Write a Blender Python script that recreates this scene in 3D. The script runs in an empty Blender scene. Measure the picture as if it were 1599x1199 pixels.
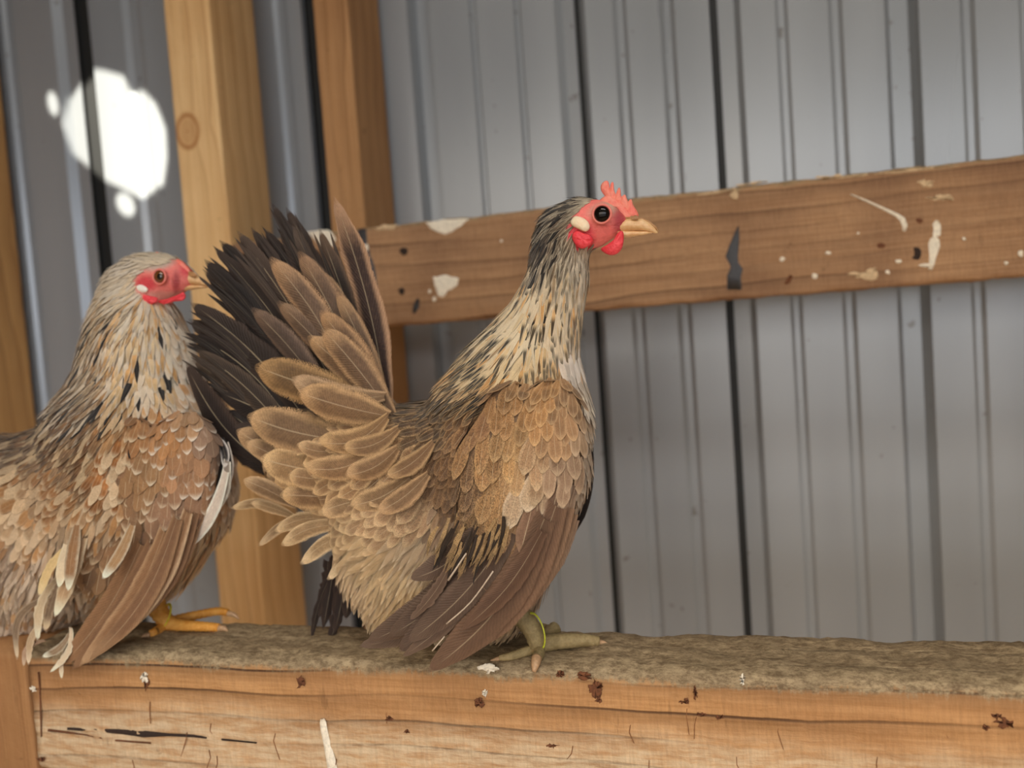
import bpy, bmesh, math, random
import numpy as np
from mathutils import Vector, Matrix

random.seed(7)
rng = np.random.default_rng(7)
sc = bpy.context.scene
C = sc.collection

# ---------------------------------------------------------------- camera
FPX = 1300.0
YAW, PITCH, ROLL = math.radians(15.1), math.radians(3.3), math.radians(4.1)
_R0 = Vector((math.cos(YAW), math.sin(YAW), 0))
_F0 = Vector((-math.sin(YAW), math.cos(YAW), 0))
CF = (_F0 * math.cos(PITCH) + Vector((0, 0, -1)) * math.sin(PITCH)).normalized()
_U0 = _R0.cross(CF).normalized()
CR = (_R0 * math.cos(ROLL) - _U0 * math.sin(ROLL)).normalized()
CU = (_U0 * math.cos(ROLL) + _R0 * math.sin(ROLL)).normalized()
cam_d = bpy.data.cameras.new('camera')
cam = bpy.data.objects.new('camera', cam_d)
C.objects.link(cam)
cam.matrix_world = Matrix(((CR.x, CU.x, -CF.x, 0), (CR.y, CU.y, -CF.y, 0), (CR.z, CU.z, -CF.z, 0), (0, 0, 0, 1)))
cam_d.sensor_width = 36
cam_d.lens = FPX * 36 / 1599
cam_d.clip_start = 0.01
cam_d.dof.use_dof = True
cam_d.dof.focus_distance = 0.47
cam_d.dof.aperture_fstop = 5.0
sc.camera = cam

# ---------------------------------------------------------------- world, sun, exposure
sc.view_settings.view_transform = 'Standard'
sc.view_settings.look = 'None'
sc.view_settings.gamma = 1
sc.view_settings.use_curve_mapping = False
sc.view_settings.exposure = 0.62
WORLD_STRENGTH = 3.0
SUN_DIR = Vector((0.03, 0.80, -0.48)).normalized()      # the way the light travels
world = bpy.data.worlds.new('sky'); sc.world = world
world.use_nodes = True
_nt = world.node_tree
_nt.nodes.clear()
_o = _nt.nodes.new('ShaderNodeOutputWorld'); _bg = _nt.nodes.new('ShaderNodeBackground')
_tc = _nt.nodes.new('ShaderNodeTexCoord'); _sx = _nt.nodes.new('ShaderNodeSeparateXYZ')
_r1 = _nt.nodes.new('ShaderNodeValToRGB'); _r2 = _nt.nodes.new('ShaderNodeValToRGB')
_m1 = _nt.nodes.new('ShaderNodeMapRange'); _m2 = _nt.nodes.new('ShaderNodeMapRange')
_mx = _nt.nodes.new('ShaderNodeMix'); _mx.data_type = 'RGBA'; _mx.blend_type = 'MULTIPLY'; _mx.inputs[0].default_value = 1
L = _nt.links.new
L(_tc.outputs['Generated'], _sx.inputs[0])
L(_sx.outputs['Z'], _m1.inputs['Value']); _m1.inputs['From Min'].default_value = -1; _m1.inputs['From Max'].default_value = 1
L(_m1.outputs[0], _r1.inputs[0])
L(_sx.outputs['X'], _m2.inputs['Value']); _m2.inputs['From Min'].default_value = -1; _m2.inputs['From Max'].default_value = 1
L(_m2.outputs[0], _r2.inputs[0])
def ramp(node, stops):
    els = node.color_ramp.elements
    while len(els) > 1: els.remove(els[-1])
    els[0].position = stops[0][0]; els[0].color = (*stops[0][1], 1)
    for p, c in stops[1:]:
        e = els.new(p); e.color = (*c, 1)
# ground outside, dark hedge line on the horizon, hazy sky above it
ramp(_r1, [(0.0, (.20, .19, .18)), (0.36, (.22, .23, .25)), (0.425, (.22, .23, .25)), (0.447, (.05, .035, .015)), (0.485, (.06, .04, .02)), (0.50, (.60, .64, .72)),
           (0.6, (.78, .80, .84)), (0.72, (1.2, 1.2, 1.2)), (0.85, (2.6, 2.55, 2.5)), (1.0, (2.6, 2.6, 2.6))])
ramp(_r2, [(0.0, (1.30, 1.04, .72)), (0.42, (1.15, 1.0, .82)), (0.60, (1.04, 1.0, .93)), (0.78, (.96, .99, 1.03)), (1.0, (.88, .95, 1.05))])
L(_r1.outputs[0], _mx.inputs[6]); L(_r2.outputs[0], _mx.inputs[7])
L(_mx.outputs[2], _bg.inputs[0]); _bg.inputs[1].default_value = WORLD_STRENGTH
L(_bg.outputs[0], _o.inputs[0])

sun_d = bpy.data.lights.new('sun', 'SUN'); sun_d.energy = 9; sun_d.angle = 0.004; sun_d.color = (1.0, .93, .78)
sun = bpy.data.objects.new('sun', sun_d); C.objects.link(sun)
sun.rotation_euler = SUN_DIR.to_track_quat('-Z', 'Y').to_euler()
sun.location = (-1.5, -4, 3)

FRONT_Y = -1.15
OPEN = (-0.98, 1.25, -0.60, 0.64)      # x0, x1, z0, z1 of the doorway-like opening behind the camera
SKYLIGHT = (-0.40, 1.35, -1.08, -0.62)   # x0, x1, y0, y1 of the gap between roof and front wall
_sd = bpy.data.lights.new('skylight_portal', 'AREA'); _sd.shape = 'RECTANGLE'
_sd.size = SKYLIGHT[1] - SKYLIGHT[0]; _sd.size_y = SKYLIGHT[3] - SKYLIGHT[2]; _sd.cycles.is_portal = True
_so = bpy.data.objects.new('skylight_portal', _sd); C.objects.link(_so)
_so.location = ((SKYLIGHT[0] + SKYLIGHT[1]) / 2, (SKYLIGHT[2] + SKYLIGHT[3]) / 2, 1.9)
_pd = bpy.data.lights.new('opening_portal', 'AREA'); _pd.shape = 'RECTANGLE'
_pd.size = OPEN[1] - OPEN[0]; _pd.size_y = OPEN[3] - OPEN[2]; _pd.cycles.is_portal = True
_po = bpy.data.objects.new('opening_portal', _pd); C.objects.link(_po)
_po.location = ((OPEN[0] + OPEN[1]) / 2, FRONT_Y, (OPEN[2] + OPEN[3]) / 2)
_po.rotation_euler = Vector((0, 1, 0)).to_track_quat('-Z', 'Z').to_euler()

# ---------------------------------------------------------------- helpers
def W(px, py, Y):
    d = CF * FPX + CR * (px - 799.5) + CU * (599.5 - py)
    return d * (Y / d.y)
def PX(P):
    """world points (n,3) -> pixels"""
    P = np.asarray(P, float)
    z = P @ np.array(CF)
    return np.stack([799.5 + FPX * (P @ np.array(CR)) / z, 599.5 - FPX * (P @ np.array(CU)) / z], -1)
def s2l(c):
    c = np.asarray(c, float) / 255.0
    return np.where(c <= .04045, c / 12.92, ((c + .055) / 1.055) ** 2.4)
def rgb(*c): return tuple(float(v) for v in s2l(c)) + (1.0,)

def link(name, me, mats, root=None, parent=None):
    o = bpy.data.objects.new(name, me); C.objects.link(o)
    for m in (mats if isinstance(mats, (list, tuple)) else [mats]): me.materials.append(m)
    if parent is not None:
        o.parent = parent
        t = Vector(parent.location) if parent.parent is None else Vector((0, 0, 0))
        o.matrix_parent_inverse = Matrix.Translation(-t)
    return o
def tag(o, label=None, cat=None, group=None, kind=None):
    if label: o['label'] = label
    if cat: o['category'] = cat
    if group: o['group'] = group
    if kind: o['kind'] = kind
    return o
def recentre(o):
    """give a mesh whose points are in world space an origin at its own centre"""
    me = o.data
    n = len(me.vertices); co = np.empty(n * 3); me.vertices.foreach_get('co', co); co = co.reshape(-1, 3)
    c = (co.min(0) + co.max(0)) / 2
    me.vertices.foreach_set('co', (co - c).ravel()); me.update()
    o.location = Vector(c)
    return o
def mesh_from(name, V, F, smooth=True):
    me = bpy.data.meshes.new(name)
    me.from_pydata([tuple(v) for v in V], [], [tuple(f) for f in F])
    if smooth: me.polygons.foreach_set('use_smooth', [True] * len(me.polygons))
    me.update()
    return me

class NT:
    """small node-tree writer"""
    def __init__(s, name, rough=.6):
        s.m = bpy.data.materials.new(name); s.m.use_nodes = True
        s.t = s.m.node_tree; s.b = s.t.nodes['Principled BSDF']; s.out = s.t.nodes['Material Output']
        s.b.inputs['Roughness'].default_value = rough
    def n(s, kind, **kw):
        x = s.t.nodes.new('ShaderNode' + kind)
        for k, v in kw.items(): setattr(x, k, v)
        return x
    def set(s, sock, v):
        if hasattr(v, 'links') or hasattr(v, 'is_output'): s.t.links.new(v, sock)
        else: sock.default_value = v
    def math(s, op, a, b=None, c=None, clamp=False):
        x = s.n('Math', operation=op); x.use_clamp = clamp
        s.set(x.inputs[0], a)
        if b is not None: s.set(x.inputs[1], b)
        if c is not None: s.set(x.inputs[2], c)
        return x.outputs[0]
    def vmath(s, op, a, b=None):
        x = s.n('VectorMath', operation=op); s.set(x.inputs[0], a)
        if b is not None: s.set(x.inputs[1], b)
        return x.outputs['Value'] if op in ('LENGTH', 'DISTANCE', 'DOT_PRODUCT') else x.outputs[0]
    def mix(s, f, a, b, blend='MIX'):
        x = s.n('Mix', data_type='RGBA', blend_type=blend)
        s.set(x.inputs[0], f); s.set(x.inputs[6], a); s.set(x.inputs[7], b)
        return x.outputs[2]
    def smooth(s, v, lo, hi, a=0., b=1.):
        x = s.n('MapRange', interpolation_type='SMOOTHSTEP')
        s.set(x.inputs[0], v); x.inputs[1].default_value = lo; x.inputs[2].default_value = hi
        x.inputs[3].default_value = a; x.inputs[4].default_value = b
        return x.outputs[0]
    def noise(s, vec, scale, detail=3, rough=.5, dist=0):
        x = s.n('TexNoise'); s.set(x.inputs['Vector'], vec); x.inputs['Scale'].default_value = scale
        x.inputs['Detail'].default_value = detail; x.inputs['Roughness'].default_value = rough
        x.inputs['Distortion'].default_value = dist
        return x.outputs[0]
    def obj(s): return s.n('TexCoord').outputs['Object']
    def sep(s, v):
        x = s.n('SeparateXYZ'); s.set(x.inputs[0], v); return x.outputs
    def comb(s, a, b, c):
        x = s.n('CombineXYZ'); s.set(x.inputs[0], a); s.set(x.inputs[1], b); s.set(x.inputs[2], c); return x.outputs[0]
    def scale(s, v, k):
        return s.vmath('MULTIPLY', v, k)
    def ramp(s, f, stops):
        x = s.n('ValToRGB'); ramp(x, [(p, c[:3]) for p, c in stops]); s.set(x.inputs[0], f); return x.outputs[0]
    def bump(s, h, dist, strength=1.):
        x = s.n('Bump'); s.set(x.inputs['Height'], h); x.inputs['Distance'].default_value = dist
        x.inputs['Strength'].default_value = strength
        s.t.links.new(x.outputs[0], s.b.inputs['Normal'])
    def base(s, c): s.set(s.b.inputs['Base Color'], c)

def plain(name, col, rough=.6, bump=0, scale=600, coat=0, sss=0, var=.15):
    m = NT(name, rough); o = m.obj()
    nz = m.noise(o, scale, 4)
    m.base(m.mix(m.smooth(nz, .3, .7), tuple(c * (1 - var) for c in col[:3]) + (1,), tuple(min(1, c * (1 + var)) for c in col[:3]) + (1,)))
    if bump: m.bump(nz, bump)
    if coat: m.b.inputs['Coat Weight'].default_value = coat
    if sss:
        m.b.inputs['Subsurface Weight'].default_value = sss
        m.b.inputs['Subsurface Radius'].default_value = (.004, .0012, .0008)
    return m.m

def wood(name, cols, axis='X', rings=90, knots=(), dirt_top=None, bleach=None, rough=.75, wob=.010, seed=0., line=.55, fibre=(7, 420, 420)):
    """softwood with long growth lines along one axis; knots = (x, z, radius) in the object's own metres"""
    m = NT(name, rough); o = m.obj(); x, y, z = m.sep(o)
    along, across = (x, z) if axis == 'X' else (z, x)
    # a slow wander of the growth lines
    vec = m.comb(m.math('MULTIPLY', along, 2.2), seed, m.math('MULTIPLY', across, 5.))
    n1 = m.noise(vec, 1.0, 2)
    vec2 = m.comb(m.math('MULTIPLY', along, 14.), m.math('MULTIPLY', y, 3.), m.math('MULTIPLY', across, 20.))
    n2 = m.noise(vec2, 1.0, 2)
    c = m.math('ADD', across, m.math('MULTIPLY', m.math('SUBTRACT', n1, .5), wob * 6))
    c = m.math('ADD', c, m.math('MULTIPLY', m.math('SUBTRACT', n2, .5), wob * .5))
    c = m.math('ADD', c, m.math('MULTIPLY', y, .7))
    kmask = None
    for kx, kz, kr in knots:
        dx = m.math('MULTIPLY', m.math('SUBTRACT', x, kx), 1 / kr * (.75 if axis == 'X' else 1.))
        dz = m.math('MULTIPLY', m.math('SUBTRACT', z, kz), 1 / kr * (1. if axis == 'X' else .75))
        d = m.math('SQRT', m.math('ADD', m.math('MULTIPLY', dx, dx), m.math('MULTIPLY', dz, dz)))
        g = m.math('EXPONENT', m.math('MULTIPLY', m.math('MULTIPLY', d, d), -.28))
        dd = dz if axis == 'X' else dx
        c = m.math('ADD', c, m.math('MULTIPLY', m.math('MULTIPLY', g, dd), kr * .9))
        k = m.smooth(d, .65, 1.0, 1, 0)
        rim = m.math('MULTIPLY', m.smooth(d, .7, .95), m.smooth(d, 1.0, 1.3, 1, 0))
        dk = m.math('MULTIPLY', m.smooth(d, .0, .18, 1, 0), .9)
        tot = m.math('MAXIMUM', m.math('MAXIMUM', m.math('MULTIPLY', k, .38), m.math('MULTIPLY', rim, .75)), dk)
        kmask = tot if kmask is None else m.math('MAXIMUM', kmask, tot)
    s = m.math('FRACT', m.math('MULTIPLY', c, rings))
    ln = m.math('MAXIMUM', m.math('MULTIPLY', m.math('MULTIPLY', m.smooth(s, .2, .93), m.smooth(s, .94, 1., 1, 0)), .45), m.math('MULTIPLY', m.smooth(s, .80, .93), m.smooth(s, .94, 1., 1, 0)))
    vary = m.noise(m.comb(m.math('MULTIPLY', along, 3.), 4.7, m.math('MULTIPLY', across, 30.)), 1., 2)
    ln = m.math('MULTIPLY', ln, m.math('MULTIPLY', m.smooth(vary, .25, .7), line))
    fv = m.comb(*[m.math('MULTIPLY', q, k) for q, k in zip((x, y, z), (fibre if axis == 'X' else (fibre[1], fibre[1], fibre[0])))])
    fib = m.noise(fv, 1., 3, .6)
    big = m.noise(o, 9., 3)
    col = m.mix(m.smooth(fib, .3, .7), cols[0], cols[1])
    col = m.mix(m.smooth(big, .35, .72), col, m.mix(.6, col, cols[2]))
    col = m.mix(ln, col, cols[3])
    if kmask is not None: col = m.mix(kmask, col, cols[4] if len(cols) > 4 else cols[3])
    if bleach:
        z0, z1, bc = bleach
        f = m.smooth(m.math('ADD', z, m.math('MULTIPLY', m.math('SUBTRACT', big, .5), .03)), z0, z1, 1, 0)
        fr = m.noise(m.comb(m.math('MULTIPLY', x, 40.), m.math('MULTIPLY', y, 10.), m.math('MULTIPLY', z, 260.)), 1., 4, .7)
        col = m.mix(m.math('MULTIPLY', f, m.smooth(fr, .3, .65, .15, .85)), col, bc)
    if dirt_top:
        z0, dc, dc2 = dirt_top
        fz = m.noise(m.scale(o, (620, 300, 70)), 1., 4, .7)
        kz = m.smooth(fz, .30, .70, .90, 1.08)
        col = m.vmath('MULTIPLY', col, m.comb(kz, kz, kz))
        gr = m.noise(m.scale(o, (150, 240, 300)), 1., 6, .8)
        gr2 = m.noise(m.scale(o, (30, 60, 60)), 1., 4, .7)
        f = m.smooth(m.math('ADD', z, m.math('ADD', m.math('MULTIPLY', m.math('SUBTRACT', gr2, .5), .014), m.math('MULTIPLY', m.math('SUBTRACT', fz, .5), .010))), z0 - .003, z0 + .002)
        cl = m.noise(m.scale(o, (38, 60, 60)), 1., 5, .75)
        dc2 = m.mix(m.smooth(cl, .42, .66), dc2, tuple(min(1, v * 1.35) for v in dc2[:3]) + (1,))
        dcol = m.mix(m.smooth(gr, .35, .65), dc, dc2)
        col = m.mix(m.math('MULTIPLY', f, .95), col, dcol)
    # small flecks of dirt
    fl = m.noise(m.scale(o, (60, 60, 60)), 1., 5, .75)
    col = m.mix(m.math('MULTIPLY', m.smooth(fl, .64, .74), .45), col, tuple(v * .35 for v in cols[3][:3]) + (1,))
    sc_ = m.noise(m.scale(o, (200, 200, 26)), 1., 3, .6)
    col = m.mix(m.math('MULTIPLY', m.smooth(sc_, .66, .74), .22), col, tuple(v * .6 for v in cols[3][:3]) + (1,))
    m.base(col)
    m.b.inputs['Specular IOR Level'].default_value = .25
    h = m.math('ADD', m.math('MULTIPLY', fib, .7), m.math('SUBTRACT', m.noise(o, 180., 4, .7), m.math('MULTIPLY', ln, .5)))
    m.bump(h, .0009, .8)
    return m.m

# ---------------------------------------------------------------- materials of the place
def make_metal():
    m = NT('painted_metal', .38); o = m.obj(); x, y, z = m.sep(o)
    n = m.noise(m.scale(o, (9, 9, 1.3)), 1., 3)
    sp = m.noise(m.scale(o, (90, 90, 70)), 1., 2)
    c = m.mix(m.smooth(n, .3, .7), rgb(148, 153, 158), rgb(160, 165, 170))
    c = m.mix(m.math('MULTIPLY', m.smooth(sp, .70, .76), .55), c, rgb(92, 84, 66))
    m.base(c)
    m.b.inputs['Metallic'].default_value = .22
    m.set(m.b.inputs['Roughness'], m.smooth(n, .2, .8, .27, .30))
    m.bump(m.noise(m.scale(o, (14, 14, 3)), 1., 2), .0015, .12)
    return m.m
M = {}
M['metal'] = make_metal()
M['recess_shade'] = plain('recess_shade_black', rgb(22, 24, 24), .6, var=.1)  # black painted into some wall channels, stands in for shade in the recess
M['dark_metal'] = plain('shade_metal', rgb(120, 118, 112), .6)
M['floor'] = plain('earth_litter', rgb(120, 98, 70), .95, .01, 40)
M['roof'] = plain('roof_sheet', rgb(120, 116, 108), .6)
WOODC = [rgb(206, 158, 100), rgb(190, 138, 84), rgb(172, 120, 74), rgb(130, 82, 46), rgb(118, 68, 34)]
M['perch'] = wood('weathered_perch_wood', [rgb(192, 146, 98), rgb(174, 128, 82), rgb(150, 108, 72), rgb(78, 52, 34), rgb(86, 54, 34)], 'X', 62,
                  knots=((-.060, -.005, .0035),), wob=.006,
                  dirt_top=(.0375, rgb(104, 88, 66), rgb(158, 140, 110)), bleach=(-.008, .016, rgb(206, 184, 152)), line=1.15)
M['rail'] = wood('stained_rail_wood', [rgb(178, 140, 104), rgb(158, 120, 86), rgb(120, 88, 66), rgb(82, 56, 42), rgb(66, 46, 36)], 'X', 55,
                 knots=(), wob=.010, dirt_top=(.0475, rgb(120, 100, 72), rgb(156, 136, 104)), seed=3.1, line=.8)

# ---------------------------------------------------------------- the place
WALL_Y = 0.90
def prism(name, prof, z0, z1, mats, midx=None, closed=False):
    """vertical extrusion of an XY outline"""
    n = len(prof); V = [(x, y, z0) for x, y in prof] + [(x, y, z1) for x, y in prof]
    m = n if closed else n - 1
    F = [(i, (i + 1) % n, n + (i + 1) % n, n + i) for i in range(m)]
    me = mesh_from(name, V, F, False)
    if midx: me.polygons.foreach_set('material_index', midx)
    return me
def wx(px, Y=WALL_Y): return W(px, 0, Y).x
# the sheet's profile, read off left to right: flat pans, deep channels, some with recess shade painted in as a black strip, shallow beads
def build_wall():
    prof = []; mi = []
    def pt(x, y, seg=0):
        prof.append((x, WALL_Y + y))
        if len(prof) > 1: mi.append(seg)
    pt(wx(-1150), 0)
    def channel(a, b, recess_shade=None, depth=.016, chamf=.35):
        xa, xb = wx(a), wx(b); w = xb - xa
        pt(xa, 0, 0)
        if recess_shade:
            s0, s1 = wx(recess_shade[0]), wx(recess_shade[1])
            if s0 > xa + .001: pt(xa + (s0 - xa) * .35, depth * .5, 0)
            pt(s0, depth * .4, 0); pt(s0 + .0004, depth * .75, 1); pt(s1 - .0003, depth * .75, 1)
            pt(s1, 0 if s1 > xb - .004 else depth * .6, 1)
            if s1 < xb - .004: pt(xb - w * .2, depth * .5, 0); pt(xb, 0, 0)
        else:
            pt(xa + w * .22, depth, 0); pt(xb - w * .22, depth, 0); pt(xb, 0, 0)
    def bead(a, b, d=.0035):
        xa, xb = wx(a), wx(b); w = xb - xa
        pt(xa, 0, 0); pt(xa + w * .3, d, 0); pt(xb - w * .3, d, 0); pt(xb, 0, 0)
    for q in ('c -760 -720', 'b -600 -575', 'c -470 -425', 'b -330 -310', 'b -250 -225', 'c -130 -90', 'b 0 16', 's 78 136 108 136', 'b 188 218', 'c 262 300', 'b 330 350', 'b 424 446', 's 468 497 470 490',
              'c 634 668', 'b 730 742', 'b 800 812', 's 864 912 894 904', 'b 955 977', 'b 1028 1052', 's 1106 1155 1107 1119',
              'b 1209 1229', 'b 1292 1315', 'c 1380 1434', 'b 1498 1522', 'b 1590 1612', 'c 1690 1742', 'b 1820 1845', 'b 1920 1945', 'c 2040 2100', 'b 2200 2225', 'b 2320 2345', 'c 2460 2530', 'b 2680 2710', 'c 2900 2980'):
        k, *v = q.split(); v = [float(t) for t in v]
        if k == 'b': bead(*v)
        elif k == 'c': channel(*v)
        else: channel(v[0], v[1], (v[2], v[3]))
    x = prof[-1][0]
    while x < 1.5:
        for o1, o2, d in ((.05, .062, .0035), (.11, .122, .0035), (.165, .195, .016)):
            w = o2 - o1; pt(x + o1, 0); pt(x + o1 + w * .25, d); pt(x + o2 - w * .25, d); pt(x + o2, 0)
        x += .195
    pt(1.9, 0)
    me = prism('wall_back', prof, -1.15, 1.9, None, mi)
    o = link('wall_back', me, [M['metal'], M['recess_shade']]); tag(o, kind='structure', label='grey ribbed sheet metal wall behind the hens', cat='wall')
    return prof[0][0], prof[-1][0]
build_wall(); XL, XR = -1.12, 1.6
def quad(name, pts, mat, label):
    me = mesh_from(name, pts, [tuple(range(len(pts)))], False)
    o = link(name, me, mat); tag(o, kind='structure'); return o
# everything behind the camera that shuts out the light
quad('floor', [(XL, FRONT_Y, -1.15), (XR, FRONT_Y, -1.15), (XR, WALL_Y, -1.15), (XL, WALL_Y, -1.15)], M['floor'], '')
def build_ceiling():
    x0, x1, y0, y1 = SKYLIGHT; V = []; F = []
    for a0, a1, b0, b1 in ((XL, XR, FRONT_Y, y0), (XL, XR, y1, WALL_Y), (XL, x0, y0, y1), (x1, XR, y0, y1)):
        n = len(V); V += [(a0, b0, 1.9), (a0, b1, 1.9), (a1, b1, 1.9), (a1, b0, 1.9)]; F.append((n, n + 1, n + 2, n + 3))
    tag(link('ceiling', mesh_from('ceiling', V, F, False), M['roof']), kind='structure')
build_ceiling()
quad('wall_left', [(XL, FRONT_Y, -1.15), (XL, WALL_Y, -1.15), (XL, WALL_Y,  1.9), (XL, FRONT_Y,  1.9)], M['floor'], '')
quad('wall_right', [(XR, FRONT_Y, -1.15), (XR, FRONT_Y,  1.9), (XR, WALL_Y,  1.9), (XR, WALL_Y, -1.15)], M['roof'], '')
def ellipse_px(cx, cy, rx, ry, rot=0, n=16, wob=0):
    out = []
    for i in range(n):
        a = 2 * math.pi * i / n; k = 1 + wob * math.sin(3 * a + 1) 
        x, y = rx * k * math.cos(a), ry * k * math.sin(a); c, s = math.cos(rot), math.sin(rot)
        out.append((cx + x * c - y * s, cy + x * s + y * c))
    return out
def build_front():
    holes = [[(105, 150), (135, 112), (160, 112), (196, 122), (206, 148), (222, 140), (246, 165), (262, 205), (264, 250), (258, 292),
              (236, 300), (222, 312), (196, 298), (168, 285), (142, 262), (112, 238), (100, 195)],
             ellipse_px(199, 322, 13, 20, -.5), ellipse_px(86, 165, 8, 19, -.2)]
    bm = bmesh.new()
    def loop(pts):
        vs = [bm.verts.new(p) for p in pts]
        return [bm.edges.new((vs[i], vs[(i + 1) % len(vs)])) for i in range(len(vs))]
    x0, x1, z0, z1 = OPEN; zt, zc = z1 + .15, 1.9
    E = loop([(XL, FRONT_Y, zt), (XR, FRONT_Y, zt), (XR, FRONT_Y, zc), (XL, FRONT_Y, zc)])
    for a0, a1, b0, b1 in ((XL, XR, -1.15, z0), (XL, XR, z1, zt), (XL, x0, z0, z1), (x1, XR, z0, z1)):
        bm.faces.new([bm.verts.new(p) for p in ((a0, FRONT_Y, b0), (a1, FRONT_Y, b0), (a1, FRONT_Y, b1), (a0, FRONT_Y, b1))])
    for h in holes:
        pts = []
        for px, py in h:
            p = W(px, py, WALL_Y + .003); t = (p.y - FRONT_Y) / SUN_DIR.y; q = p - SUN_DIR * t
            pts.append((q.x, FRONT_Y, q.z))
        E += loop(pts)
    bmesh.ops.triangle_fill(bm, use_beauty=True, edges=E)
    me = bpy.data.meshes.new('wall_front'); bm.to_mesh(me); bm.free()
    o = link('wall_front', me, M['roof']); tag(o, kind='structure')
build_front()

# ---------------------------------------------------------------- boards
def board(name, x0, x1, y0, y1, z0, z1, mat, axis='X', bev=.0015, rough=.0006, step=.006, seed=0, wear=0.):
    """a sawn board: a box with many cross cuts, softened arrises and a slightly uneven surface"""
    r = np.random.default_rng(seed)
    def arr(a, b):
        e = bev; xs = [a, a + e * .3, a + e, a + e * 2.2]
        n = max(2, int((b - a) / .010)); xs += list(np.linspace(a + e * 3.5, b - e * 3.5, n)); xs += [b - e * 2.2, b - e, b - e * .3, b]
        return xs
    if axis == 'X': L0, L1, A, B = x0, x1, (y0, y1), (z0, z1)
    else: L0, L1, A, B = z0, z1, (x0, x1), (y0, y1)
    us, vs = arr(*A), arr(*B)
    ring = [(u, vs[0]) for u in us] + [(us[-1], v) for v in vs[1:]] + [(u, vs[-1]) for u in us[::-1][1:]] + [(us[0], v) for v in vs[::-1][1:-1]]
    ring = np.array(ring); ca = np.array([(A[0] + A[1]) / 2, (B[0] + B[1]) / 2]); ha = np.array([(A[1] - A[0]) / 2, (B[1] - B[0]) / 2])
    # round the corners
    def rounded(p, rad):
        q = np.abs(p - ca) - (ha - rad); out = p.copy()
        m = (q[:, 0] > 0) & (q[:, 1] > 0)
        qq = q[m]; l = np.maximum(np.linalg.norm(qq, axis=1), 1e-9)
        k = np.minimum(1, rad / l)
        out[m] = ca + np.sign(p[m] - ca) * ((ha - rad) + qq * k[:, None])
        return out
    n = max(2, int((L1 - L0) / step)); ls = np.linspace(L0, L1, n + 1); m = len(ring); V = []
    ph = r.uniform(0, 6, 12)
    for l in ls:
        rad = bev * (1 + wear * (.5 + .5 * math.sin(l * 23 + ph[0]) * math.sin(l * 57 + ph[1])) )
        p = rounded(ring, rad)
        nz = (np.sin(l * 61 + ring[:, 0] * 310 + ph[2]) + np.sin(l * 140 + ring[:, 1] * 260 + ph[3]) + r.normal(0, .6, m)) * rough * .5
        d = (p - ca); d /= np.linalg.norm(d, axis=1)[:, None]
        p = p + d * nz[:, None]
        V += [((l, a, b) if axis == 'X' else (a, b, l)) for a, b in p]
    F = []
    for i in range(n):
        for j in range(m):
            k = (j + 1) % m; F.append((i * m + j, i * m + k, (i + 1) * m + k, (i + 1) * m + j))
    V = [tuple(v) for v in V]
    for e, base in ((L0, 0), (L1, n * m)):
        c = len(V); V.append((e, ca[0], ca[1]) if axis == 'X' else (ca[0], ca[1], e))
        for j in range(m): F.append((c, base + (j + 1) % m, base + j) if base == 0 else (c, base + j, base + (j + 1) % m))
    me = mesh_from(name, V, F)
    o = link(name, me, mat); recentre(o)
    bm = bmesh.new(); bm.from_mesh(me); bmesh.ops.recalc_face_normals(bm, faces=bm.faces); bm.to_mesh(me); bm.free()
    return o

BEAM_Y0, BEAM_Y1 = .450, .512
BEAM_TOP = W(1100, 1050, BEAM_Y0).z
xl = W(46, 1060, BEAM_Y0).x
perch = board('perch_beam', xl, 1.59, BEAM_Y0, BEAM_Y1, BEAM_TOP - .089, BEAM_TOP, M['perch'], 'X', .006, .0012, .004, 1, .9)
tag(perch, 'thick weathered orange-brown timber beam the two hens stand on, grey with dirt on top', 'beam')
RAIL_Y0, RAIL_Y1 = .770, .808
rz1 = W(1100, 297, RAIL_Y0).z; rz0 = W(1100, 470, RAIL_Y0).z
rail = board('back_rail', W(341, 370, RAIL_Y0).x, 1.59, RAIL_Y0, RAIL_Y1, rz0, rz1, M['rail'], 'X', .0022, .0008, .004, 2, .8)
tag(rail, 'horizontal brown rail spattered with white droppings, fixed to the uprights behind the hens', 'rail')

def stud_px(name, pl, pr, y0, y1, cols, knots, label, seed, rings=70, pref=200, wob=.012, z0=-1.14, z1=1.88):
    x0, x1 = W(pl, pref, y0).x, W(pr, pref, y0).x
    kn = [((W(kx, ky, y0).x - (x0 + x1) / 2), W(kx, ky, y0).z - (z0 + z1) / 2, kr) for kx, ky, kr in knots]
    m = wood(name + '_wood', cols, 'Z', rings, knots=kn, seed=seed, wob=wob, line=.7)
    o = board(name, x0, x1, y0, y1, z0, z1, m, 'Z', .002, .0003, .02, int(seed * 10))
    tag(o, label, 'post', 'upright wall studs'); return o
PINE = [rgb(238, 200, 146), rgb(226, 184, 128), rgb(216, 170, 114), rgb(176, 122, 70), rgb(166, 104, 50)]
stud_px('wall_stud', -172, -76, .80, .888, [rgb(204, 160, 104), rgb(190, 144, 90), rgb(176, 128, 78), rgb(130, 86, 48), rgb(120, 70, 34)], [], 'pale wooden stud at the far left edge, partly cut off', 1.3, 60, 300)
stud_px('wall_stud', 273, 343, .765, .852, PINE, [(293, 205, .0125)], 'broad pale pine stud with a round knot, behind the white hen head', 2.2, 60)
stud_px('wall_stud', 504, 558, .809, .893, [rgb(186, 142, 98), rgb(172, 128, 84), rgb(160, 116, 76), rgb(120, 82, 50), rgb(110, 70, 40)], [],
        'darker narrow wooden stud behind the upright tail, crossed by the rail', 3.4, 60)
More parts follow.
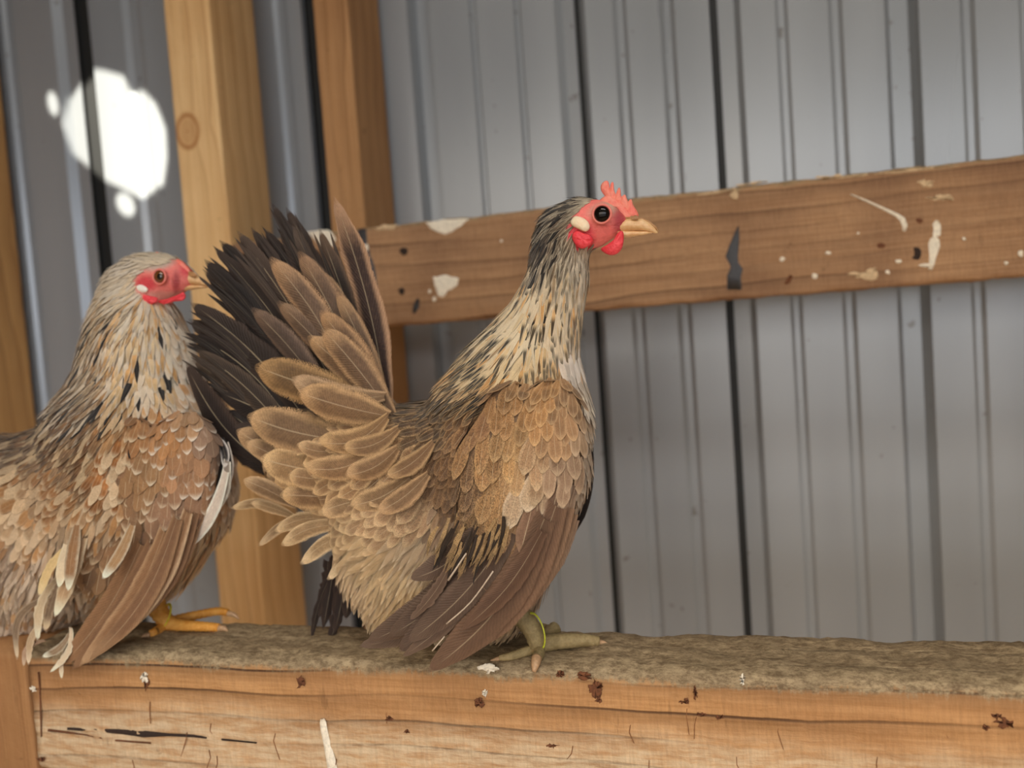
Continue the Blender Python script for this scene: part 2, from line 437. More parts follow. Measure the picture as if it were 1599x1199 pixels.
# short post at the lower left, the beam butts against it
o = board('corner_post', W(-70, 1060, .45).x, W(42, 1060, .452).x, .452, .505, -1.145, BEAM_TOP - .003,
          wood('corner_post_wood', [rgb(172, 128, 84), rgb(156, 112, 72), rgb(138, 98, 62), rgb(110, 70, 42), rgb(90, 54, 30)], 'Z', 60, knots=(), seed=5.,
               dirt_top=None), 'Z', .002, .0004, .006, 9)
tag(o, 'short wooden post at the lower left, touching the end of the perch beam', 'post')

# ---------------------------------------------------------------- marks on the boards
M['dropping'] = plain('dried_dropping', rgb(232, 222, 202), .8, .0006, 500, var=.12)
M['dropping_thin'] = plain('smeared_dropping', rgb(206, 178, 140), .85, .0004, 700, var=.2)
M['tar'] = plain('black_tar', rgb(54, 54, 58), .5, .0004, 500, var=.2)
M['rust'] = plain('brown_stain', rgb(104, 62, 36), .9, .0004, 500, var=.25)
M['hole'] = plain('nail_hole', rgb(46, 32, 24), .9)
def splash(name, poly, plane, mat, parent, th=.0006, label=None, jag=.0, sub=3):
    """a thin dried crust lying on a vertical board face; poly in pixels of the photograph"""
    pts = [np.array(W(x, y, plane)) for x, y in poly]
    P = []
    for i in range(len(pts)):
        a, b = pts[i], pts[(i + 1) % len(pts)]
        for k in range(sub): P.append(a + (b - a) * k / sub + np.array([rng.normal(0, jag), 0, rng.normal(0, jag)]))
    P = np.array(P); c = P.mean(0); V = []; n = len(P)
    for r_, t in ((1., -.0002), (.97, .45), (.8, .85), (.5, 1.), (.2, 1.0)):
        for p in P:
            q = c + (p - c) * r_; q[1] = plane - (th * t if t > 0 else t); V.append(q)
    F = []
    for k in range(4):
        for j in range(n): F.append((k * n + j, k * n + (j + 1) % n, (k + 1) * n + (j + 1) % n, (k + 1) * n + j))
    F.append(tuple(4 * n + j for j in range(n)))
    me = mesh_from(name, V, F)
    o = link(name, me, mat, parent=parent)
    if label: o['label'] = label
    return o
def strip_poly(path):
    """widened polyline: path of (x, y, half width)"""
    a, b = [], []
    for i, (x, y, w) in enumerate(path):
        x0, y0, _ = path[max(0, i - 1)]; x1, y1, _ = path[min(len(path) - 1, i + 1)]
        dx, dy = x1 - x0, y1 - y0; l = math.hypot(dx, dy) or 1
        a.append((x - dy / l * w, y + dx / l * w)); b.append((x + dy / l * w, y - dx / l * w))
    return a, b
def streak(name, path, plane, mat, parent, th=.0006, label=None, jag=.0):
    a, b = strip_poly(path); n = len(path); V = []; F = []
    for (p, q) in zip(a, b):
        P, Q = np.array(W(*p, plane)), np.array(W(*q, plane))
        for t, h in ((0, -.0002), (.12, .5), (.35, .95), (.65, .95), (.88, .5), (1, -.0002)):
            v = P + (Q - P) * t + np.array([rng.normal(0, jag), 0, rng.normal(0, jag)]); v[1] = plane - (th * h if h > 0 else h); V.append(v)
    for i in range(n - 1):
        for j in range(5): F.append((i * 6 + j, i * 6 + j + 1, (i + 1) * 6 + j + 1, (i + 1) * 6 + j))
    F += [tuple(range(6)), tuple((n - 1) * 6 + j for j in range(6))]
    o = link(name, mesh_from(name, V, F), mat, parent=parent)
    if label: o['label'] = label
    return o
def blob(cx, cy, rx, ry, rot=0, n=11, wob=.25):
    out = []
    for i in range(n):
        a = 2 * math.pi * i / n; k = 1 + rng.uniform(-wob, wob)
        x, y = rx * k * math.cos(a), ry * k * math.sin(a); c, s = math.cos(rot), math.sin(rot)
        out.append((cx + x * c - y * s, cy + x * s + y * c))
    return out
RP = RAIL_Y0 - .0002
W_ = 'white dried dropping'
J = .0003
splash('dropping_splash', [(664, 347), (690, 343), (733, 341), (722, 352), (706, 362), (697, 366), (686, 364), (672, 357)], RP, M['dropping'], rail, label=W_, jag=J)
splash('dropping_splash', [(676, 433), (695, 429), (716, 434), (714, 446), (700, 454), (692, 465), (684, 462), (678, 446)], RP, M['dropping'], rail, label=W_, jag=J)
splash('dropping_splash', [(584, 355), (600, 351), (622, 351), (615, 358), (590, 359)], RP, M['dropping_thin'], rail, jag=J)
splash('dropping_splash', [(480, 362), (512, 358), (525, 372), (515, 392), (500, 384)], RP, M['dropping'], rail, jag=J)
splash('dropping_splash', blob(572, 387, 4, 6), RP - .0008, M['dropping'], rail)
streak('dropping_streak', [(1328, 303, .8), (1352, 313, 1.6), (1380, 326, 2.2), (1400, 336, 3.5), (1409, 343, 6), (1412, 352, 7), (1411, 361, 3)], RP, M['dropping'], rail)
streak('dropping_streak', [(1463, 344, 2), (1462, 350, 7), (1461, 365, 9), (1459, 382, 9.5), (1457, 398, 6), (1455, 412, 5), (1452, 421, 3)], RP, M['dropping'], rail)
splash('dropping_splash', blob(1444, 414, 9, 2.5), RP, M['dropping'], rail)
for q in ((1446, 285, 12, 5), (1468, 309, 20, 4), (1146, 303, 6, 8), (1350, 430, 22, 6), (1362, 427, 10, 7)): splash('dropping_splash', blob(*q, wob=.4), RP, M['dropping_thin'], rail, jag=.0006, th=.0003)
for q in ((1222, 404, 5, 4), (1272, 431, 5, 4), (1293, 395, 4, 3), (1403, 408, 5, 3), (1505, 373, 3, 3), (1594, 396, 4, 6), (783, 376, 2, 2), (1571, 411, 3, 3), (1340, 364, 2, 2), (1386, 425, 4, 3), (671, 455, 2, 3), (678, 467, 3, 4)):
    splash('dropping_speck', blob(*q), RP, M['dropping'], rail, sub=1)
for q in ((1180, 282, 25), (1300, 272, 24), (1420, 262, 60), (1330, 271, 20), (1120, 296, 30)):   # worn bright fibres along the upper edge
    splash('worn_fibre', blob(q[0], q[1] + 4, q[2], 2.0, -.10, wob=.5), RP, M['dropping_thin'], rail, th=.0002, jag=.0003)
streak('tar_mark', [(1153, 353, .6), (1150, 368, 5), (1146, 385, 8), (1143, 400, 10), (1147, 412, 7), (1150, 420, 10), (1146, 432, 11), (1147, 452, 11)], RP, M['tar'], rail, th=.0003, label='blue-black tar mark', jag=.0003)
streak('tar_mark', [(565, 357, 7), (566, 380, 8), (574, 405, 7), (582, 430, 6), (584, 455, 6), (578, 470, 4)], RP, M['tar'], rail, th=.0003, jag=.0003)
streak('tar_mark', [(653, 466, 2), (650, 478, 5), (646, 489, 2)], RP, M['tar'], rail, th=.0003)
streak('tar_mark', [(1236, 430, 3), (1230, 440, 4), (1226, 443, 2)], RP, M['rust'], rail, th=.0003)
for q in ((630, 392, 6, 6), (627, 454, 5, 6), (1434, 345, 8, 4), (1430, 396, 10, 9), (905, 425, 3, 3), (1377, 383, 8, 5)):
    splash('nail_mark', blob(*q, wob=.2), RP, M['hole'] if q[2] != 8 else M['rust'], rail, th=.0003)
PP = BEAM_Y0 - .0004
streak('dropping_streak', [(503, 1122, 3), (504, 1128, 5), (506, 1142, 5.5), (510, 1160, 5.5), (516, 1185, 7), (521, 1215, 8)], PP, M['dropping'], perch, label='long white dropping streak')
streak('crack', [(105, 1138, 1), (150, 1139, 2.5), (190, 1143, 4), (225, 1146, 5), (262, 1148, 3), (305, 1149, 2), (340, 1154, 1.5), (400, 1160, .8)], PP, M['hole'], perch, th=.0002, label='dark split in the timber', jag=.0003)
streak('crack', [(75, 1140, 1), (130, 1147, 1.5), (180, 1156, 1.2), (235, 1160, .8)], PP, M['rust'], perch, th=.0002, jag=.0003)
streak('scratch', [(60, 1050, 1.2), (62, 1090, 1), (64, 1150, 1.2)], PP, M['rust'], perch, th=.0002, jag=.0003)
for q in ((470, 1066, 6, 9), (748, 1098, 8, 6), (608, 1122, 5, 4), (635, 1142, 4, 3), (1085, 1081, 3, 9), (1070, 1095, 8, 4), (1097, 1116, 7, 3), (1123, 1120, 5, 2), (862, 1164, 8, 2), (930, 1074, 9, 12),
          (912, 1055, 10, 6), (1568, 1128, 11, 8), (1540, 1136, 6, 3), (64, 1185, 7, 3), (228, 1064, 4, 10), (875, 1052, 6, 5), (935, 1090, 4, 7), (1558, 1118, 9, 3)):
    splash('brown_stain', blob(*q, wob=.45), PP, M['rust'], perch, th=.0002, jag=.0005)
for q in ((765, 1044, 20, 7), (757, 1083, 3, 4), (226, 1058, 5, 9), (1160, 1060, 3, 8), (52, 1075, 4, 4)):
    splash('dropping_splash', blob(*q, wob=.45), PP, M['dropping'], perch, th=.0004, jag=.0005)
M['scratch'] = plain('scratch', rgb(138, 92, 58), .9)
for k in range(18):
    x = rng.uniform(80, 1580); y = rng.uniform(1080, 1195)
    streak('scratch', [(x, y, .5), (x + rng.uniform(-3, 3), y + 12, .7), (x + rng.uniform(-10, 10), y + rng.uniform(20, 42), .4)], PP, M['scratch'], perch, th=.00015)

# ================================================================ hens
def feather_material(name):
    """albedo from per-feather colours: centre, rim, dark shaft streak, peppering; barbs open up along the rim"""
    m = NT(name, .62)
    def att(n):
        a = m.n('Attribute'); a.attribute_name = n; return a
    uv = att('fuv').outputs['Vector']; ca = att('ca'); cb = att('cb'); pa = att('par')
    ux, uy, uz = m.sep(uv)
    px_, py_, pz_ = m.sep(pa.outputs['Color'])
    o = m.obj()
    v = m.math('ABSOLUTE', uy)
    nz = m.noise(m.vmath('ADD', m.scale(o, (420, 420, 420)), m.comb(uz, uz, 0.)), 1., 3, .6)
    nlow = m.noise(m.scale(o, (150, 150, 150)), 1., 2)
    # rim of the vane and its tip
    tip = m.smooth(ux, .70, .98)
    side = m.math('MULTIPLY', m.smooth(v, .45, .92), m.math('SUBTRACT', 1., cb.outputs['Alpha']))
    e = m.math('MAXIMUM', tip, side)
    e = m.math('ADD', e, m.math('MULTIPLY', m.math('SUBTRACT', nz, .5), .35), clamp=True)
    col = m.mix(e, ca.outputs['Color'], cb.outputs['Color'])
    # peppering of fine dark flecks
    fl = m.noise(m.vmath('ADD', m.comb(m.math('MULTIPLY', ux, 26.), m.math('MULTIPLY', uy, 7.), uz), m.scale(o, (60, 60, 60))), 1., 4, .8)
    col = m.mix(m.math('MULTIPLY', m.smooth(fl, .46, .55), px_), col, m.mix(.86, col, rgb(34, 26, 20)))
    # dark shaft streak
    wdt = m.math('SUBTRACT', 1.15, m.math('MULTIPLY', ux, .3))
    st = m.math('MULTIPLY', m.smooth(m.math('DIVIDE', v, wdt), .55, 1.0, 1, 0), m.math('MULTIPLY', m.smooth(ux, .40, .6), m.smooth(ux, .93, .99, 1, 0)))
    col = m.mix(m.math('MULTIPLY', st, py_), col, rgb(20, 17, 16))
    # barbs
    barb = m.math('SINE', m.math('ADD', m.math('MULTIPLY', m.math('SUBTRACT', ux, m.math('MULTIPLY', v, .16)), 230.), m.math('MULTIPLY', nz, 7.)))
    k = m.math('ADD', 1., m.math('ADD', m.math('MULTIPLY', barb, .07), m.math('MULTIPLY', m.math('SUBTRACT', nlow, .5), .30)))
    col = m.vmath('MULTIPLY', col, m.comb(k, k, k))
    # shaft
    sh = m.math('MULTIPLY', m.smooth(v, .015, .05, 1, 0), m.math('MULTIPLY', m.smooth(ux, .8, .95, 1, 0), pz_))
    col = m.mix(sh, col, rgb(226, 204, 166))
    m.base(col)
    m.b.inputs['Sheen Weight'].default_value = .12
    m.b.inputs['Specular IOR Level'].default_value = .3
    m.bump(m.math('ADD', barb, m.math('MULTIPLY', sh, 3.)), .00012, .6)
    # fringe: alpha of ca tells where the vane starts to break into loose barbs
    fs = ca.outputs['Alpha']
    edge = m.math('MAXIMUM', v, m.smooth(ux, .82, 1.0))
    f = m.math('DIVIDE', m.math('SUBTRACT', edge, fs), m.math('SUBTRACT', 1.02, fs), clamp=True)
    b2 = m.math('SINE', m.math('ADD', m.math('MULTIPLY', m.math('SUBTRACT', ux, m.math('MULTIPLY', v, .22)), 420.), m.math('MULTIPLY', nz, 26.)))
    b3 = m.math('SINE', m.math('ADD', m.math('MULTIPLY', uy, 70.), m.math('MULTIPLY', nz, 20.)))
    bb = m.math('ADD', m.math('MULTIPLY', m.mix(tip, b2, b3), .5), .5)
    al = m.math('GREATER_THAN', m.math('ADD', bb, .02), f)
    m.set(m.b.inputs['Alpha'], al)
    return m.m
M['feather'] = feather_material('feather')

class Feathers:
    NU = 9; VS = np.array([-1, -.62, -.25, 0, .25, .62, 1.])
    def __init__(s): s.V = []; s.F = []; s.uv = []; s.ca = []; s.cb = []; s.par = []; s.n = 0
    def add(s, P, D, N, Lh, hw, ca, cb, par=(0, 0, .3), fringe=.9, sideoff=0., shape='round', lift=.12, droop=-.10, bend=0., camber=.25, ragged=0., nu=None, base_w=.35):
        """P root, D direction, N outward normal, Lh length, hw half width"""
        D = D / np.linalg.norm(D); N = N - D * (N @ D); N = N / np.linalg.norm(N); S = np.cross(D, N)
        nu = nu or s.NU; u = np.linspace(0, 1, nu); vs = s.VS; nv = len(vs)
        if shape == 'round': w = np.minimum(1, base_w + (1 - base_w) * np.sin(np.clip(u / .62, 0, 1) * np.pi / 2)) * np.sqrt(np.clip(1 - np.clip((u - .62) / .385, 0, 1) ** 2.2, 0, 1))
        elif shape == 'hackle': w = (base_w + (1 - base_w) * np.clip(u / .4, 0, 1)) * np.clip((1 - u) / .55, 0, 1) ** .7
        else: w = np.minimum(1, base_w + (1 - base_w) * np.clip(u / .35, 0, 1)) * np.clip((1.0 - u) / .30, 0, 1) ** .55
        w = np.maximum(w, .02) * hw
        if ragged: w = w * (1 + rng.uniform(-ragged, ragged * .3, nu))
        wl = w * (1 + (rng.uniform(-ragged, 0, nu) if ragged else 0)); wr = w * (1 + (rng.uniform(-ragged, 0, nu) if ragged else 0))
        ax = P[None] + D[None] * (Lh * u)[:, None] + N[None] * (Lh * (lift * u + droop * u ** 2))[:, None] + S[None] * (Lh * bend * np.sin(u * np.pi))[:, None]
        ww = np.where(vs[None, :] < 0, wl[:, None], wr[:, None])
        G = ax[:, None, :] + S[None, None, :] * (ww * vs[None, :])[:, :, None] - N[None, None, :] * (camber * ww * np.abs(vs[None, :]) ** 2)[:, :, None]
        # tip of the vane sweeps forward less at the sides
        G = G - D[None, None, :] * (np.abs(vs[None, :]) ** 2 * ww * .35)[:, :, None]
        s.V.append(G.reshape(-1, 3)); b = s.n
        i, j = np.meshgrid(np.arange(nu - 1), np.arange(nv - 1), indexing='ij'); q = (b + i * nv + j).ravel()
        s.F.append(np.stack([q, q + 1, q + nv + 1, q + nv], -1))
        r = rng.uniform(0, 50)
        s.uv.append(np.stack([np.repeat(u, nv), np.tile(vs, nu), np.full(nu * nv, r)], -1))
        m = nu * nv
        s.ca.append(np.tile([*ca[:3], fringe], (m, 1))); s.cb.append(np.tile([*cb[:3], sideoff], (m, 1))); s.par.append(np.tile([*par[:3], 1.], (m, 1)))
        s.n += m
    def build(s, name, parent, label=None, mat=None):
        me = bpy.data.meshes.new(name)
        V = np.concatenate(s.V); F = np.concatenate(s.F)
        me.vertices.add(len(V)); me.vertices.foreach_set('co', V.astype('f').ravel())
        me.loops.add(len(F) * 4); me.loops.foreach_set('vertex_index', F.astype('i').ravel())
        me.polygons.add(len(F)); me.polygons.foreach_set('loop_start', np.arange(len(F), dtype='i') * 4)
        me.update(calc_edges=True)
        me.polygons.foreach_set('use_smooth', np.ones(len(F), bool))
        a = me.attributes.new('fuv', 'FLOAT_VECTOR', 'POINT'); a.data.foreach_set('vector', np.concatenate(s.uv).astype('f').ravel())
        for nme, d in (('ca', s.ca), ('cb', s.cb), ('par', s.par)):
            a = me.attributes.new(nme, 'FLOAT_COLOR', 'POINT'); a.data.foreach_set('color', np.concatenate(d).astype('f').ravel())
        o = link(name, me, mat or M['feather'], parent=parent)
        if label: o['label'] = label
        return o

def blobs_mesh(name, chains, Yc, voxel=.0022, smooth=14):
    """one continuous surface grown from overlapping ellipsoids; chains of (px, py, r px, depth factor, depth offset m)"""
    bm = bmesh.new()
    for ch in chains:
        for a, b in (zip(ch, ch[1:]) if len(ch) > 1 else [(ch[0], ch[0])]):
            n = max(1, int(math.hypot(a[0] - b[0], a[1] - b[1]) / (.25 * (a[2] + b[2]) * .5)))
            for k in range(n + 1):
                t = k / n; x, y, r, f, d = [p + (q - p) * t for p, q in zip(a, b)]
                c = W(x, y, Yc + d); e = W(x + r, y, Yc + d); rr = (e - c).length
                bmesh.ops.create_icosphere(bm, subdivisions=3, radius=1, matrix=Matrix.Translation(c) @ Matrix.Diagonal((rr, rr * f, rr, 1)))
    me = bpy.data.meshes.new(name); bm.to_mesh(me); bm.free()
    o = bpy.data.objects.new(name, me); C.objects.link(o)
    r = o.modifiers.new('r', 'REMESH'); r.mode = 'VOXEL'; r.voxel_size = voxel; r.use_smooth_shade = True
    sm = o.modifiers.new('s', 'SMOOTH'); sm.factor = .6; sm.iterations = smooth
    dg = bpy.context.evaluated_depsgraph_get(); ev = o.evaluated_get(dg)
    me2 = bpy.data.meshes.new_from_object(ev, depsgraph=dg)
    bpy.data.objects.remove(o); bpy.data.meshes.remove(me)
    me2.name = name; me2.polygons.foreach_set('use_smooth', [True] * len(me2.polygons))
    return me2

def sample_surface(me, n):
    me.calc_loop_triangles(); nt = len(me.loop_triangles)
    tv = np.empty(nt * 3, 'i'); me.loop_triangles.foreach_get('vertices', tv); tv = tv.reshape(-1, 3)
    co = np.empty(len(me.vertices) * 3, 'f'); me.vertices.foreach_get('co', co); co = co.reshape(-1, 3).astype(float)
    no = np.empty(len(me.vertices) * 3, 'f'); me.vertices.foreach_get('normal', no); no = no.reshape(-1, 3).astype(float)
    a, b, c = co[tv[:, 0]], co[tv[:, 1]], co[tv[:, 2]]
    ar = np.linalg.norm(np.cross(b - a, c - a), axis=1); i = rng.choice(nt, n, p=ar / ar.sum())
    r1 = np.sqrt(rng.random(n)); r2 = rng.random(n); w = np.stack([1 - r1, r1 * (1 - r2), r1 * r2], -1)
    P = (co[tv[i]] * w[:, :, None]).sum(1); N = (no[tv[i]] * w[:, :, None]).sum(1); N /= np.linalg.norm(N, axis=1)[:, None]
    return P, N

def in_poly(p, poly):
    x, y = p[:, 0], p[:, 1]; r = np.zeros(len(p), bool); n = len(poly)
    for i in range(n):
        x0, y0 = poly[i]; x1, y1 = poly[(i + 1) % n]
        c = (y0 > y) != (y1 > y)
        with np.errstate(divide='ignore', invalid='ignore'):
            r ^= c & (x < (x1 - x0) * (y - y0) / (y1 - y0 + 1e-12) + x0)
    return r

def img_dir(P, dx, dy):
    """world direction in the hen's own upright plane for a direction in the side view"""
    d = CR * dx - CU * dy
    d = np.array(d) - np.array(CF) * (d.y / CF.y)
    return d / np.linalg.norm(d)

class Field:
    """feather kinds pinned at places of the side view: x, y, dirx, diry, length, halfwidth, centre colour, rim colour, (pepper, streak, shaft), fringe, shape"""
    def __init__(s, rows, pw=3.5):
        s.xy = np.array([r[:2] for r in rows], float); s.num = np.array([[r[2], r[3], r[4], r[5], *s2l(r[6]), *s2l(r[7]), *r[8], r[9]] for r in rows], float)
        s.shape = [r[10] for r in rows]; s.pw = pw
        g = np.array([1.08, 1.02, .97] * 2 if rows[0][0] == 925 or len(rows) < 30 else [1.2, 1.13, 1.07] * 2); s.num[:, 4:10] *= g
        for c0 in (4, 7): s.num[:, c0:c0 + 3] *= np.minimum(1, .84 / s.num[:, c0:c0 + 3].max(1))[:, None]
        for i, sh in enumerate(s.shape):
            if sh == 'hackle': s.num[i, 2] *= 1.15; s.num[i, 3] *= .78
    def at(s, p):
        d = np.linalg.norm(s.xy[None] - p[:, None], axis=2) + 2.; w = d ** -s.pw; w /= w.sum(1)[:, None]
        dj = d * rng.uniform(.75, 1.25, d.shape)
        return w @ s.num, dj.argmin(1)

def plumage(me, fld, P, N, Yc, spacing=.6, skip=None, keep=None, out=None, sink=-.0004, lift=(.10, .22), colvar=.14, ragged=.12, vary=None, mix=.5, sideoff=0.):
    """lay overlapping feathers over the surface, thinned so that they sit about evenly"""
    pix = PX(P); num, near = fld.at(pix)
    ok = np.ones(len(P), bool)
    if skip is not None:
        for poly in skip: ok &= ~in_poly(pix, poly)
    if keep is not None: ok &= keep(pix, P, N)
    cell = .004; grid = {}; F = out or Feathers(); k = 0
    # root lies half a feather up-stream of the sampled place
    for i in np.nonzero(ok)[0]:
        v = num[i]; s = fld.num[near[i]]
        Lp, hw = v[2], v[3]; mpp = P[i][1] / FPX
        sp = spacing * math.sqrt(Lp * hw * 1.1) * mpp
        g = tuple((P[i] // cell).astype(int)); R = int(sp / cell) + 1; bad = False
        for a in range(-R, R + 1):
            for b in range(-R, R + 1):
                for c in range(-R, R + 1):
                    for q in grid.get((g[0] + a, g[1] + b, g[2] + c), ()):
                        if (q[0] - P[i][0]) ** 2 + (q[1] - P[i][1]) ** 2 + (q[2] - P[i][2]) ** 2 < sp * sp: bad = True; break
                    if bad: break
                if bad: break
            if bad: break
        if bad: continue
        grid.setdefault(g, []).append(P[i])
        d = img_dir(P[i], v[0], v[1])
        n = N[i]; d = d - n * (d @ n)
        if np.linalg.norm(d) < .15: d = d + np.array([0, 0, -.3]) - n * (np.array([0, 0, -.3]) @ n)
        d /= np.linalg.norm(d); side = np.cross(d, n)
        d = d + side * rng.normal(0, .10); d /= np.linalg.norm(d)
        Lm = Lp * mpp * rng.uniform(.85, 1.18); wm = hw * mpp * rng.uniform(.85, 1.15)
        ca = v[4:7] * (1 - mix) + s[4:7] * mix; cb = v[7:10] * (1 - mix) + s[7:10] * mix
        j = rng.normal(1, colvar); ca = np.clip(ca * j, .004, 1); cb = np.clip(cb * (1 + (j - 1) * .5), .004, 1)
        par = v[10:13]
        if vary: ca, cb, par = vary(pix[i], ca, cb, par)
        F.add(P[i] - d * Lm * .35 - n * sink, d, n, Lm, wm, ca, cb, par, v[13], sideoff, shape=fld.shape[near[i]], lift=rng.uniform(*lift), droop=-.04, ragged=ragged, camber=.12)
        k += 1
    return F

GAIN = [np.array([1.2, 1.1, 1.02])]
def quill(F, tip, base, hw, Y0, Y1, ca, cb, par=(0, 0, .5), fringe=.92, shape='tail', bend=0., sideoff=0., tilt=(0, -1, 0), ragged=.08, nu=16, camber=.18, base_w=.35, lift=0., droop=0.):
    """one long feather from base to tip, both given in the side view with their own depth"""
    A = np.array(W(base[0], base[1], Y0)); B = np.array(W(tip[0], tip[1], Y1)); D = B - A; Lm = np.linalg.norm(D)
    w = hw * (Y0 + Y1) / 2 / FPX
    F.add(A, D, np.array(tilt, float), Lm, w, np.minimum(.85, s2l(ca) * GAIN[0]), np.minimum(.85, s2l(cb) * GAIN[0]), par, fringe, sideoff, shape, lift, droop, bend, camber, ragged, nu, base_w)

def tube(name, paths, mat, parent, rings=0., seg=10, sub=4, label=None):
    """tapered tubes, one mesh: paths of (px, py, Y, r px); rings adds scale ridges"""
    V = []; F = []
    for path in paths:
        pts = [(np.array(W(x, y, Y)), r * Y / FPX) for x, y, Y, r in path]; P = []; R = []
        for i in range(len(pts) - 1):
            p0 = pts[max(i - 1, 0)][0]; p1, r1 = pts[i]; p2, r2 = pts[i + 1]; p3 = pts[min(i + 2, len(pts) - 1)][0]
            for k in range(sub):
                t = k / sub
                P.append(.5 * ((2 * p1) + (-p0 + p2) * t + (2 * p0 - 5 * p1 + 4 * p2 - p3) * t * t + (-p0 + 3 * p1 - 3 * p2 + p3) * t ** 3)); R.append(r1 + (r2 - r1) * t)
        P.append(pts[-1][0]); R.append(pts[-1][1]); n = len(P); b = len(V)
        for i in range(n):
            T = P[min(i + 1, n - 1)] - P[max(i - 1, 0)]; T = T / np.linalg.norm(T)
            A = np.cross(T, (0.2, 1, .1)); A /= np.linalg.norm(A); B = np.cross(T, A)
            rr = R[i] * (1 + rings * (1 if i % 2 else -1))
            for k in range(seg):
                a = 2 * math.pi * k / seg; V.append(P[i] + (A * math.cos(a) + B * math.sin(a)) * rr)
        for i in range(n - 1):
            for k in range(seg): F.append((b + i * seg + k, b + i * seg + (k + 1) % seg, b + (i + 1) * seg + (k + 1) % seg, b + (i + 1) * seg + k))
        F.append(tuple(b + k for k in range(seg))[::-1]); F.append(tuple(b + (n - 1) * seg + k for k in range(seg)))
    o = link(name, mesh_from(name, V, F), mat, parent=parent)
    if label: o['label'] = label
    return o

def lobe(name, outline, Y, th, mat, parent, label=None, crease=0., centre=None, link_=True, tiltx=0.):
    """soft flap: an outline in the side view, swollen to both sides, th metres thick"""
    pts = []
    n0 = len(outline)
    for i in range(n0):     # rounded outline
        p0, p1, p2, p3 = [np.array(outline[(i + k - 1) % n0], float) for k in range(4)]
        for k in range(4):
            t = k / 4; pts.append(.5 * ((2 * p1) + (-p0 + p2) * t + (2 * p0 - 5 * p1 + 4 * p2 - p3) * t * t + (-p0 + 3 * p1 - 3 * p2 + p3) * t ** 3))
    pts = np.array(pts); c = np.array(centre, float) if centre is not None else pts.mean(0); n = len(pts); V = []; F = []
    rs = (0.12, .3, .5, .7, .85, .95, 1.)
    for sgn in (-1, 1):
        base = len(V); V.append(np.array(W(c[0], c[1], Y + sgn * th * .5)))
        for r in rs:
            hgt = math.sqrt(max(0, 1 - r ** 2.4))
            for i, p in enumerate(pts):
                q = c + (p - c) * r; k = 1 + crease * math.sin(i * 2 * math.pi / n * 5 + 1) * r
                V.append(np.array(W(q[0], q[1], Y + sgn * th * .5 * hgt * k)))
        for j in range(n):
            t = (base, base + 1 + j, base + 1 + (j + 1) % n); F.append(t if sgn < 0 else t[::-1])
        for a in range(len(rs) - 1):
            for j in range(n):
                q = (base + 1 + a * n + j, base + 1 + (a + 1) * n + j, base + 1 + (a + 1) * n + (j + 1) % n, base + 1 + a * n + (j + 1) % n)
                F.append(q if sgn < 0 else q[::-1])
    me = mesh_from(name, V, F)
    bm = bmesh.new(); bm.from_mesh(me); bmesh.ops.remove_doubles(bm, verts=bm.verts, dist=1e-6); bmesh.ops.recalc_face_normals(bm, faces=bm.faces); bm.to_mesh(me); bm.free()
    if not link_: return me
    o = link(name, me, mat, parent=parent)
    if label: o['label'] = label
    return o
def join_meshes(name, mes, mat, parent, label=None):
    bm = bmesh.new()
    for m in mes: bm.from_mesh(m)
    me = bpy.data.meshes.new(name); bm.to_mesh(me); bm.free(); me.polygons.foreach_set('use_smooth', [True] * len(me.polygons))
    o = link(name, me, mat, parent=parent)
    if label: o['label'] = label
    return o

def skin_material(name, c1, c2, bump=.0006, sss=.25, rough=.5):
    m = NT(name, rough); o = m.obj()
    n = m.noise(o, 420., 4, .6); n2 = m.noise(o, 110., 2)
    m.base(m.mix(m.smooth(m.math('ADD', m.math('MULTIPLY', n, .5), m.math('MULTIPLY', n2, .5)), .35, .65), c1, c2))
    m.b.inputs['Subsurface Weight'].default_value = sss; m.b.inputs['Subsurface Radius'].default_value = (.003, .001, .0006)
    m.bump(m.math('ADD', n, m.math('MULTIPLY', m.noise(o, 900., 2), .5)), bump)
    return m.m
M['comb_red'] = skin_material('comb_skin', rgb(238, 112, 98), rgb(244, 150, 128))
M['wattle_red'] = skin_material('wattle_skin', rgb(226, 52, 66), rgb(238, 78, 84))
M['lid'] = skin_material('eyelid_skin', rgb(226, 120, 108), rgb(232, 140, 124), .0003)
M['lobe'] = skin_material('earlobe_skin', rgb(240, 214, 176), rgb(248, 230, 200), .0003)
M['lobe_white'] = skin_material('earlobe_white_skin', rgb(236, 228, 214), rgb(246, 240, 228), .0003)
M['eye'] = plain('dark_eye', rgb(14, 9, 7), .10)
M['eye'].node_tree.nodes['Principled BSDF'].inputs['Specular IOR Level'].default_value = .3
M['pupil'] = plain('pupil', rgb(5, 4, 4), .05, coat=1)
M['eye_brown'] = plain('brown_eye', rgb(104, 58, 24), .08, coat=1)
M['beak'] = skin_material('beak_horn', rgb(210, 160, 106), rgb(228, 188, 138), .0002, .15, .35)
M['beak_dark'] = skin_material('beak_ridge_horn', rgb(150, 104, 62), rgb(186, 140, 92), .0003, .1, .4)
M['foot_dusty'] = skin_material('dusty_scales', rgb(128, 110, 72), rgb(158, 138, 96), .0006, .05, .7)
M['foot_orange'] = skin_material('orange_scales', rgb(206, 136, 44), rgb(226, 164, 78), .0006, .1, .6)
M['claw'] = plain('claw_horn', rgb(176, 140, 104), .5)
M['band_lime'] = plain('lime_plastic', rgb(196, 200, 62), .4)
M['band_yellow'] = plain('yellow_plastic', rgb(208, 190, 36), .4)

